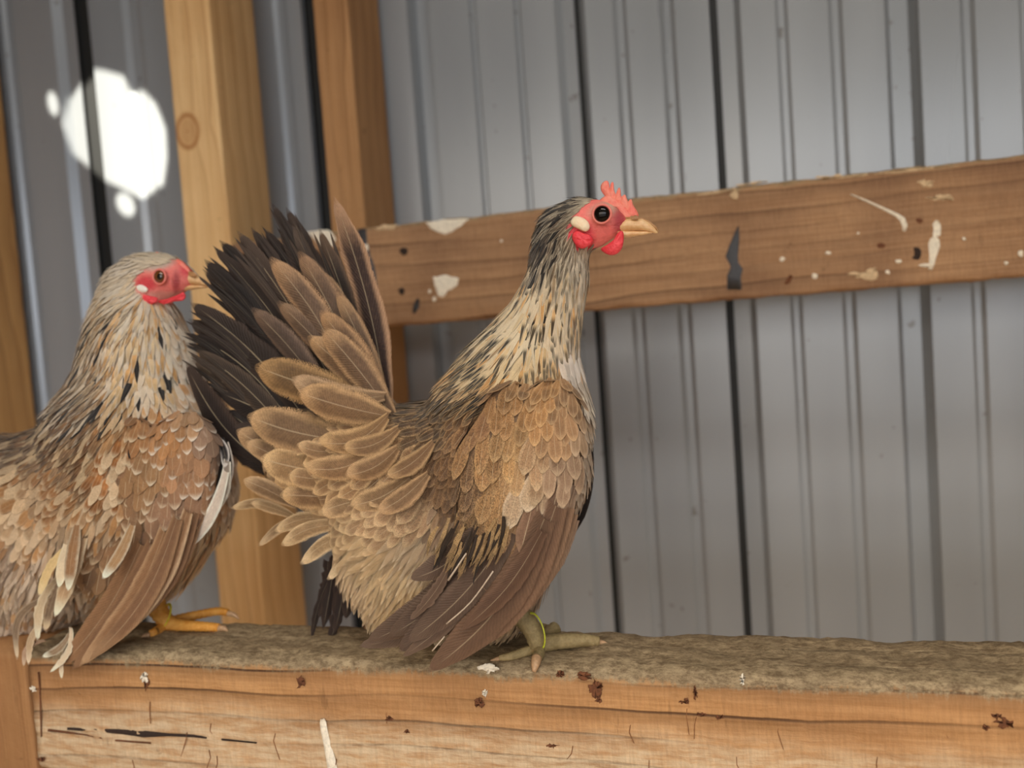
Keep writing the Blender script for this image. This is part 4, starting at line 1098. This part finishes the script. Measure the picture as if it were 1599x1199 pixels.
# the tattered, finely barred fringe where coverts broke off
GAIN[0] = np.array([1.05, .98, .9]); F = Feathers()
for k in range(46):
    t = k / 45; x = 672 + t * 104 + rng.normal(0, 5); y = 884 - t * 20 + rng.normal(0, 9) + 22 * math.sin(t * math.pi)
    c = (60, 46, 34) if rng.random() < .42 else (206, 172, 122)
    quill(F, (x, y), (x + 26 - 10 * t + rng.normal(0, 4), y - 44 - rng.uniform(0, 20)), rng.uniform(3, 5.5), HY - .058 - .00006 * k, HY - .0625, c, c, (.9, .4, .1), .8, 'hackle', rng.uniform(-.1, .1), 0, (rng.uniform(-.3, .3), -1, 0), .2, 8, .1, .6)
F.build('torn_fringe', wing, 'tattered dark and buff barred fringe')
M['quill'] = plain('bare_quill', rgb(196, 178, 156), .6)
# bare shafts left in the torn wing
tube('bare_shaft', [[(700, 906, HY - .062, 1.8), (728, 864, HY - .063, 1.4)]], M['quill'], wing, label='pale bare quill')
tube('bare_shaft', [[(697, 974, HY - .064, 1.2), (735, 940, HY - .064, 1.2), (770, 892, HY - .064, 1.3)]], M['quill'], wing, label='pale bare quill')
tube('bare_shaft', [[(675, 1016, HY - .064, 1.3), (694, 994, HY - .064, 1.1)]], M['quill'], wing, label='pale bare quill')

# head
eye(hen, 940, 334, 12.2, HY - .0130, M['eye'], False, 1.16, .62)
loft('upper_beak', [(966, 354, HY, 10, 13), (980, 352, HY, 10.5, 12), (990, 351, HY, 10, 10.5), (1003, 351, HY, 9.5, 8.5), (1014, 355, HY, 7.5, 6), (1022, 360, HY, 4.5, 3.5), (1027, 363, HY, 1.2, 1)], M['beak'], hen)
loft('beak_ridge', [(976, 341, HY, 6, 7), (990, 340, HY, 5, 5), (1003, 343.5, HY, 3.2, 3.6), (1016, 349, HY, 2.6, 2.4), (1025, 356, HY, 2.4, 1.6), (1028, 362, HY, 1.2, .8)], M['beak_dark'], hen, label='brownish horn ridge along the beak')
loft('lower_beak', [(966, 366, HY, 8, 12), (980, 366, HY, 6, 9.5), (995, 365, HY, 4.4, 7), (1008, 364, HY, 3, 4.5), (1018, 363, HY, 1.5, 2)], M['beak'], hen)
lobe('nostril', [(985, 340), (992, 336), (998, 339), (995, 343), (987, 343)], HY - .0040, .0007, M['beak_dark'], hen)
comb = [lobe('c', [(946, 308), (938, 296), (940, 286), (947, 282), (951, 286), (953, 298), (956, 306), (953, 314)], HY, .0030, None, None, link_=False),
        lobe('c', [(950, 310), (952, 298), (954, 286), (958, 285), (959, 296), (962, 306), (960, 315)], HY + .0003, .0026, None, None, link_=False),
        lobe('c', [(960, 314), (962, 302), (966, 293), (969, 296), (970, 306), (972, 314), (967, 320)], HY - .0003, .0024, None, None, link_=False),
        lobe('c', [(966, 322), (970, 308), (976, 304), (979, 310), (982, 318), (984, 328), (974, 334)], HY, .0034, None, None, link_=False),
        lobe('c', [(974, 332), (980, 316), (986, 311), (989, 320), (996, 332), (996, 340), (984, 344)], HY, .0040, None, None, link_=False),
        lobe('c', [(936, 314), (948, 305), (964, 312), (980, 326), (990, 342), (978, 346), (968, 330), (952, 318)], HY, .0060, None, None, link_=False)]
join_meshes('comb', comb, M['comb_red'], hen, 'small spiky pinkish red comb')
lobe('wattle', [(938, 389), (948, 382), (958, 374), (966, 362), (973, 362), (974, 376), (970, 390), (960, 398), (948, 397)], HY - .0095, .0055, M['wattle_red'], hen, crease=.15)
lobe('wattle', [(944, 386), (958, 376), (966, 366), (974, 366), (972, 384), (964, 393), (952, 395)], HY + .0085, .005, M['wattle_red'], hen, crease=.15)
lobe('earlobe', [(891, 346), (897, 338), (908, 339), (918, 346), (921, 356), (914, 362), (902, 357), (893, 352)], HY - .0130, .0050, M['lobe'], hen, label='cream coloured earlobe')
lobe('ear_wattle', [(893, 368), (900, 360), (912, 364), (922, 368), (926, 376), (918, 385), (907, 388), (897, 380)], HY - .0125, .0048, M['wattle_red'], hen, label='red fold of skin below the earlobe', crease=.25)
# thighs and feet
def TY(y_): return BEAM_TOP
def top_px(x, Y, up=0.):
    """pixel height of the beam top at column x, depth Y, raised by up metres"""
    lo, hi = 800., 1300.
    for _ in range(40):
        m_ = (lo + hi) / 2
        if W(x, m_, Y).z > BEAM_TOP + up: lo = m_
        else: hi = m_
    return lo
def toe(path):
    return [(x, top_px(x, Y, (r * .9 + h) * Y / FPX), Y, r) for x, Y, r, h in path]
fy = .468
foot = tube('foot', [[(806, 952, fy + .004, 19), (820, 968, fy + .002, 17), (832, 985, fy, 16), (840, top_px(840, fy, .005), fy, 14)],
                     toe([(838, fy + .002, 14.5, 0), (862, fy + .008, 13.5, 0), (888, fy + .012, 12.5, 0), (914, fy + .015, 10.5, 0), (936, fy + .017, 7, 0)]),
                     toe([(838, fy, 11, 0), (842, fy - .006, 9.5, 0), (838, fy - .013, 8.5, 0)]),
                     toe([(836, fy + .004, 10, 0), (850, fy + .020, 9, 1), (868, fy + .030, 12, 2)]),
                     toe([(832, fy, 9, 0), (812, fy - .006, 8, 0), (796, fy - .010, 7, 0), (780, fy - .011, 5, 0)])],
            M['foot_dusty'], hen, .045, 12, 6, label='dusty yellowish foot gripping the beam')
tube('claw', [toe([(934, fy + .017, 5, 0), (942, fy + .018, 3.5, 0), (950, fy + .018, 1, 0)])], M['claw'], foot)
tube('claw', [[(838, top_px(838, .455, .003), .455, 9), (836, top_px(838, .455, .003) + 10, .450, 7.5), (834, top_px(838, .455, .003) + 22, .4475, 3)]], M['claw'], foot)
tube('claw', [toe([(780, fy - .011, 4, 0), (772, fy - .012, 2.5, 0), (766, fy - .012, 1, 0)])], M['claw'], foot)
far_foot = tube('foot', [[(780, 945, fy + .036, 14), (784, 975, fy + .034, 11), (790, top_px(790, fy + .034, .004), fy + .034, 10)], toe([(790, fy + .034, 10, 0), (830, fy + .038, 8, 0), (862, fy + .038, 5, 0)])],
                M['foot_dusty'], hen, .045, 12, 6)
band('leg_band', 836, 986, fy, 19, 31, -.15, 2.1, M['band_lime'], hen, .5, 'thin lime green plastic ring')

# ---------------------------------------------------------------- the speckled hen on the left
GY = .513
hen2 = empty('hen', W(290, 985, GY - .01))
tag(hen2, 'white-headed hen speckled tan and black, standing at the left edge behind the dark tail', 'hen', 'bantam hens on the perch beam')
chains = [
    [(284, 434, 20, .8, 0), (262, 433, 30, .72, 0), (244, 436, 36, .72, 0), (224, 442, 40, .75, 0), (206, 458, 42, .8, 0), (208, 490, 52, .85, 0), (212, 520, 64, .9, 0), (215, 555, 74, .9, 0),
     (218, 600, 84, .9, 0), (216, 650, 100, .9, 0), (220, 700, 126, .95, 0), (215, 760, 132, .95, 0), (190, 820, 118, .95, 0), (170, 870, 82, .9, 0), (190, 912, 44, .9, 0)],
    [(220, 730, 120, .95, 0), (140, 780, 112, .95, 0), (60, 810, 112, .95, 0), (-20, 810, 105, .9, 0), (-90, 790, 90, .9, 0)],
    [(110, 850, 100, .95, 0), (40, 890, 92, .9, 0), (0, 900, 52, .85, 0)],
    [(-60, 780, 70, .7, 0), (-120, 730, 40, .6, 0)],
]
bm2 = blobs_mesh('body', chains, GY)
FACE2 = [(206, 443), (218, 425), (236, 414), (256, 412), (276, 404), (296, 418), (312, 440), (312, 462), (296, 474), (270, 478), (240, 480), (222, 474), (208, 462)]
paint_body(bm2, [(200, 560, 110, 130, 0, (208, 192, 166), .3), (210, 780, 160, 120, 0, (168, 136, 104), .3), (60, 900, 110, 90, 0, (170, 148, 122), .3),
                 (260, 440, 50, 38, 0, (232, 122, 112), .12), (228, 443, 16, 12, 0, (206, 60, 66), .4), (252, 462, 34, 8, 0, (206, 140, 124), .5), (292, 418, 10, 14, .6, (214, 76, 80), .4), (245, 412, 26, 10, -.2, (190, 166, 148), .5),
                 (275, 440, 6, 16, 0, (164, 62, 64), .6)], (176, 152, 124))
link('body', bm2, M['body'], parent=hen2)
WH = (226, 214, 192); WH2 = (238, 230, 214)
rows2 = [
    (250, 402, -1, .1, 18, 3.6, (206, 192, 166), WH, (.15, .1, 0), .85, H), (225, 408, -1, .25, 24, 4, (196, 182, 156), WH, (.2, .1, 0), .85, H),
    (200, 418, -.9, .45, 28, 4.4, (200, 186, 160), WH2, (.25, .3, 0), .82, H), (175, 435, -.85, .55, 30, 4.6, (190, 174, 146), WH, (.25, .3, 0), .82, H),
    (215, 432, -.8, .6, 26, 4, (206, 190, 162), WH2, (.1, .2, 0), .82, H), (190, 460, -.6, .85, 34, 5, (204, 186, 156), WH2, (.15, .2, .1), .82, H),
    (160, 480, -.5, .9, 36, 5, (176, 156, 124), WH, (.2, .5, .1), .82, H), (200, 500, -.35, .95, 40, 5.4, (222, 206, 176), WH2, (.1, .2, .1), .82, H),
    (240, 490, -.1, 1, 36, 5.6, (204, 188, 160), WH2, (.15, .1, .1), .82, H), (275, 485, .15, 1, 32, 6, (196, 180, 156), WH2, (.15, .1, .1), .8, H),
    (145, 540, -.2, 1, 44, 6, (176, 152, 116), WH, (.2, .7, .15), .82, H), (190, 550, -.15, 1, 46, 6.4, (214, 190, 150), WH2, (.1, .3, .15), .84, H),
    (240, 540, .02, 1, 44, 6.6, (218, 196, 158), WH2, (.1, .2, .15), .84, H), (290, 530, .25, 1, 42, 8, (200, 186, 166), WH2, (.1, .1, .1), .82, R_),
    (310, 560, .3, 1, 40, 9, (206, 196, 184), WH2, (.1, .1, .1), .82, R_), (140, 600, -.2, 1, 48, 6.6, (150, 128, 98), WH, (.2, .7, .2), .84, H),
    (190, 610, -.1, 1, 48, 7.4, (206, 176, 130), WH2, (.2, .4, .2), .84, H), (250, 600, .02, 1, 46, 8.4, (212, 182, 136), WH2, (.2, .2, .2), .84, H),
    (300, 620, .12, 1, 42, 10, (190, 162, 132), WH2, (.2, .1, .2), .84, R_), (125, 650, -.5, .85, 50, 7, (140, 114, 84), WH, (.3, .6, .3), .84, H),
    (180, 660, -.35, .95, 48, 8.4, (176, 134, 88), (222, 198, 160), (.35, .4, .4), .84, H), (240, 660, -.1, 1, 42, 10, (184, 142, 98), (224, 204, 172), (.3, .1, .3), .84, R_),
    (300, 670, .08, 1, 42, 12, (176, 142, 112), (226, 212, 190), (.2, .1, .3), .86, R_), (345, 690, .15, 1, 42, 12, (150, 132, 124), (216, 208, 200), (.2, .1, .2), .84, R_),
    (355, 750, -.1, 1, 42, 12, (176, 152, 128), (206, 188, 166), (.1, .1, .2), .8, R_), (60, 700, -.8, .5, 50, 8, (110, 84, 60), (214, 190, 150), (.5, .6, .4), .84, H),
    (0, 705, -.9, .35, 50, 8, (104, 82, 62), (196, 172, 138), (.5, .6, .3), .84, H), (120, 710, -.6, .75, 46, 9, (130, 98, 66), (220, 196, 156), (.4, .5, .4), .84, H),
    (180, 720, -.3, .95, 42, 11, (166, 122, 78), (226, 206, 172), (.35, .2, .4), .86, R_), (60, 760, -.7, .7, 50, 14, (160, 128, 92), (206, 180, 144), (.4, .1, .3), .8, R_),
    (0, 760, -.85, .5, 54, 15, (168, 138, 102), (212, 188, 152), (.3, 0, .3), .8, R_), (40, 830, -.6, .8, 56, 14, (176, 148, 114), (214, 192, 160), (.2, 0, .2), .7, R_),
    (0, 880, -.55, .85, 48, 9, (150, 130, 112), (200, 184, 162), (.1, 0, 0), .5, H), (60, 900, -.45, .9, 48, 9, (170, 148, 124), (212, 196, 174), (.1, 0, 0), .45, H),
    (0, 950, -.4, .9, 34, 9, (184, 164, 138), (218, 204, 182), (0, 0, 0), .4, H), (110, 870, -.3, .95, 60, 10, (170, 146, 116), (206, 186, 158), (.1, 0, 0), .6, H),
    (300, 800, -.5, .9, 50, 11, (170, 140, 104), (196, 170, 134), (.1, 0, .1), .6, H), (270, 870, -.5, .9, 50, 10, (170, 136, 92), (196, 164, 118), (.1, 0, .1), .5, H),
    (210, 930, -.4, .9, 40, 9, (150, 116, 74), (180, 146, 100), (.1, 0, 0), .5, H), (320, 760, -.2, 1, 46, 12, (176, 146, 112), (206, 182, 150), (.1, 0, .1), .7, R_),
]
def speckle(px, ca, cb, par):
    par = np.array(par); y = px[1]; k = rng.random()
    if y < 640: ca = ca * 1.16; cb = cb * 1.12; ca = ca * min(1, .86 / ca.max()); cb = cb * min(1, .88 / cb.max())
    if 500 < y < 690 and px[0] < 330 and k < .08 + .10 * (y > 580): ca = cb = s2l((40, 36, 36))
    elif y > 470 and k < .34: ca = ca * np.array([.95, .74, .5])
    elif k < .62: ca = ca * .35 + cb * .65; par[1] *= .3
    else: par[1] *= .6
    return ca, cb, par
P, N = sample_surface(bm2, 60000)
f2 = Field(rows2); nk = lambda pix, P, N: pix[:, 1] < 640
inview = lambda pix: (pix[:, 0] > -1000)
plumage(bm2, f2, P, N, GY, .50, [FACE2], lambda a, b, c: nk(a, b, c), lift=(.08, .2), ragged=.08, mix=.6, vary=speckle, sideoff=.4).build('neck_hackle', hen2, 'white neck feathers with black and tan spots')
plumage(bm2, f2, P, N, GY, .54, [FACE2], lambda a, b, c: ~nk(a, b, c) & inview(a), lift=(.08, .2), mix=.6, vary=speckle, sideoff=.7).build('body_plumage', hen2)
# wing
w2 = blobs_mesh('wing', [[(290, 700, 52, .32, -.044), (262, 770, 62, .28, -.048), (220, 840, 54, .26, -.050)], [(200, 715, 60, .30, -.046), (170, 780, 64, .26, -.051), (140, 860, 50, .24, -.053)],
                         [(130, 740, 46, .3, -.046), (110, 800, 46, .24, -.051)]], GY, .0022, 10)
paint_body(w2, [], (120, 94, 68))
wing2 = link('wing', w2, M['body'], parent=hen2)
WR2 = [
    (300, 650, .05, 1, 34, 12, (176, 140, 104), WH2, (.2, 0, .3), .86, R_), (330, 690, .08, 1, 36, 13, (150, 124, 104), (224, 214, 200), (.2, 0, .3), .86, R_),
    (260, 680, -.05, 1, 36, 13, (176, 130, 86), WH2, (.25, 0, .4), .86, R_), (200, 680, -.2, 1, 40, 12, (168, 122, 78), (228, 208, 174), (.3, .2, .5), .86, R_),
    (140, 700, -.45, .9, 46, 11, (140, 100, 66), (224, 200, 160), (.4, .4, .6), .86, R_), (290, 740, 0, 1, 40, 15, (170, 130, 96), WH2, (.25, 0, .4), .88, R_),
    (225, 745, -.1, 1, 42, 15, (160, 124, 86), (232, 218, 192), (.3, 0, .5), .88, R_), (150, 750, -.25, 1, 56, 17, (120, 92, 68), (150, 118, 86), (.3, 0, .6), .92, R_),
    (110, 800, -.35, .95, 56, 16, (126, 98, 70), (190, 160, 124), (.3, 0, .5), .88, R_), (190, 800, -.15, 1, 54, 17, (134, 102, 72), (220, 200, 168), (.3, 0, .6), .9, R_),
    (270, 800, -.05, 1, 54, 17, (150, 116, 90), (206, 184, 156), (.25, 0, .5), .9, R_), (240, 860, -.25, 1, 60, 17, (130, 98, 72), (196, 172, 140), (.2, 0, .5), .92, R_),
    (170, 870, -.3, 1, 60, 17, (128, 96, 66), (200, 176, 142), (.2, 0, .5), .92, R_), (120, 870, -.35, .95, 56, 15, (150, 116, 80), (220, 202, 170), (.2, 0, .5), .88, R_),
]
P, N = sample_surface(w2, 16000)
def wingvary(px, ca, cb, par):
    return (ca, cb, par) if rng.random() < .55 else (ca, ca * 1.15, par)
plumage(w2, Field(WR2), P, N, GY, .60, None, lambda pix, P, N: N[:, 1] < .35, lift=(.05, .14), ragged=.08, mix=.6, colvar=.13, vary=wingvary, sideoff=.85).build('wing_coverts', wing2)
GAIN[0] = np.array([1.15, 1.08, 1.0])
fl2 = [
    ((96, 1040), (220, 850), 26, -.056, (124, 92, 64), (140, 106, 76), -.05, .05), ((112, 1046), (236, 850), 24, -.058, (112, 82, 58), (132, 100, 72), -.06, .05),
    ((124, 1040), (256, 830), 24, -.059, (128, 96, 68), (170, 140, 108), -.07, .04), ((140, 1030), (276, 810), 22, -.058, (116, 86, 62), (150, 120, 90), -.08, .03),
    ((158, 1014), (292, 800), 20, -.055, (132, 100, 72), (196, 172, 142), -.08, .03), ((176, 996), (304, 800), 17, -.050, (120, 90, 66), (150, 120, 92), -.09, .03),
    ((196, 974), (312, 800), 14, -.046, (128, 98, 72), (160, 130, 100), -.09, .03),
    ((85, 964), (130, 840), 17, -.062, (176, 146, 112), (236, 224, 200), 0, .04), ((106, 924), (120, 820), 15, -.064, (140, 104, 70), (236, 226, 206), .02, .04),
    ((92, 918), (104, 850), 14, -.063, (214, 196, 166), (236, 224, 200), .02, .04), ((160, 904), (206, 820), 12, -.062, (160, 128, 92), (240, 232, 216), -.05, .03),
    ((60, 930), (110, 850), 11, -.060, (206, 180, 130), (226, 204, 160), .1, .15), ((58, 1000), (92, 900), 12, -.058, (190, 170, 140), (232, 220, 196), .14, .2),
    ((26, 1030), (84, 930), 9, -.056, (120, 100, 80), (206, 188, 160), .28, .1), ((44, 1038), (80, 960), 9, -.058, (176, 152, 122), (222, 204, 176), .18, .2),
    ((78, 1050), (110, 980), 8, -.063, (206, 188, 162), (236, 226, 206), -.18, .2), ((66, 1026), (108, 990), 9, -.064, (140, 118, 94), (236, 226, 208), -.14, .1), ((96, 1060), (112, 1000), 6, -.062, (206, 188, 162), (230, 216, 190), .14, .2),
    ((36, 1040), (70, 1000), 7, -.060, (170, 140, 116), (214, 190, 164), .3, .1), ((70, 985), (98, 900), 12, -.061, (110, 90, 70), (200, 180, 148), .05, .2),
]
for tp, bs, hw, dy, ca, cb, bd, rg in fl2:
    F = Feathers(); quill(F, tp, bs, hw, GY + dy - .004, GY + dy - .016, ca, cb, (.15, 0, .25), .88, 'tail' if hw > 13 else 'round', bd, .65 if hw < 18 else .2, (.12, -1, rng.uniform(-.1, .1)), rg, 20, .14, .55)
    F.build('flight_feather', wing2)
# the long white curled feather at the breast edge and its black neighbours
for tp, bs, hw, dy, ca, cb, bd, lab in (((263, 874), (352, 736), 13, -.052, (206, 196, 186), (240, 234, 222), -.10, 'long white feather along the breast edge'), ((300, 820), (354, 720), 14, -.046, (150, 140, 132), (232, 226, 216), -.14, None),
                                        ((328, 790), (352, 690), 11, -.042, (40, 36, 36), (214, 206, 196), -.14, 'black and white feather'), ((340, 770), (345, 684), 12, -.040, (34, 30, 30), (54, 48, 46), -.10, 'black feather'),
                                        ((352, 730), (338, 682), 9, -.043, (38, 34, 36), (214, 210, 206), -.1, None)):
    F = Feathers(); quill(F, tp, bs, hw, GY + dy + .004, GY + dy, ca, cb, (.2, 0, .2), .88, 'round', bd, 0, (.35, -1, 0), .04, 16, .2, .5)
    o = F.build('breast_feather', hen2)
    if lab: o['label'] = lab
for tp, bs, hw in (((-60, 600), (-40, 760), 24), ((-100, 620), (-60, 770), 24), ((-20, 684), (20, 712), 6), ((-140, 660), (-80, 780), 26), ((-40, 660), (-10, 760), 18)):
    F = Feathers(); quill(F, tp, bs, hw, GY, GY + .004, (90, 72, 60), (150, 126, 100), (.3, 0, .2), .88, 'tail', .05, 0, (0, -1, 0), .1, 14, .1, .5); F.build('tail_feather', hen2)
# head
eye(hen2, 249, 432, 11.0, GY - .0125, M['eye_brown'], True, 1.18, .60)
loft('upper_beak', [(284, 434, GY, 16, 13), (296, 434, GY, 11.5, 11), (306, 437, GY, 9.5, 9), (317, 440, GY, 7.5, 6.5), (326, 444, GY, 5, 4), (332, 448, GY, 1.5, 1.2)], M['beak'], hen2)
loft('lower_beak', [(280, 450, GY, 8, 11), (294, 449, GY, 5, 8.5), (308, 448, GY, 3.6, 6), (322, 448, GY, 1.6, 2.5)], M['beak'], hen2)
lobe('nostril', [(294, 425), (301, 424), (308, 429), (304, 433), (296, 431)], GY - .0040, .0012, M['beak_dark'], hen2)
join_meshes('comb', [lobe('c', [(238, 408), (240, 396), (246, 393), (252, 400), (256, 408), (248, 412)], GY, .003, None, None, link_=False),
                     lobe('c', [(268, 408), (278, 404), (292, 414), (300, 428), (290, 430), (276, 418)], GY, .008, None, None, link_=False)], M['comb_red'], hen2, 'very small low red comb')
lobe('earlobe', [(204, 448), (210, 443), (222, 444), (231, 451), (228, 457), (214, 456)], GY - .0128, .0045, M['lobe_white'], hen2, label='white oval earlobe')
lobe('wattle', [(211, 464), (220, 459), (234, 462), (246, 465), (244, 472), (232, 476), (218, 473)], GY - .0125, .0042, M['wattle_red'], hen2, crease=.3)
lobe('wattle', [(246, 470), (262, 466), (278, 460), (286, 456), (290, 462), (286, 469), (272, 471), (256, 475)], GY - .0090, .0042, M['wattle_red'], hen2, crease=.3)
# foot
gy = GY - .022
foot2 = tube('foot', [[(232, 925, gy + .004, 20), (246, 950, gy + .002, 18), (258, 968, gy, 15), (268, top_px(268, gy, .005), gy, 13)],
                      toe([(264, gy, 14, 0), (284, gy, 10.5, 0), (304, gy, 9.5, 0), (326, gy, 8.5, 0), (342, gy, 7.5, 0)]),
                      toe([(270, gy + .006, 11, 0), (290, gy + .014, 9, 2), (316, gy + .020, 8, 5), (340, gy + .022, 7.5, 9), (356, gy + .022, 6.5, 8)]),
                      toe([(258, gy, 10, 0), (244, gy - .010, 8.5, 0), (234, gy - .014, 7, 0)])], M['foot_orange'], hen2, .05, 12, 6, label='orange scaly foot')
tube('claw', [toe([(342, gy, 6, 0), (350, gy, 5, 1), (356, gy, 1.2, -1)])], M['claw'], foot2)
tube('claw', [toe([(356, gy + .022, 5, 8), (366, gy + .022, 4, 6), (373, gy + .022, 1.2, 1)])], M['claw'], foot2)
tube('claw', [toe([(234, gy - .014, 5, 0), (226, gy - .015, 4, 0), (221, gy - .016, 1.2, 0)])], M['claw'], foot2)
band('leg_band', 257, 962, gy, 15, 24, .62, 2.6, M['band_yellow'], hen2, .5, 'thin yellow plastic ring')
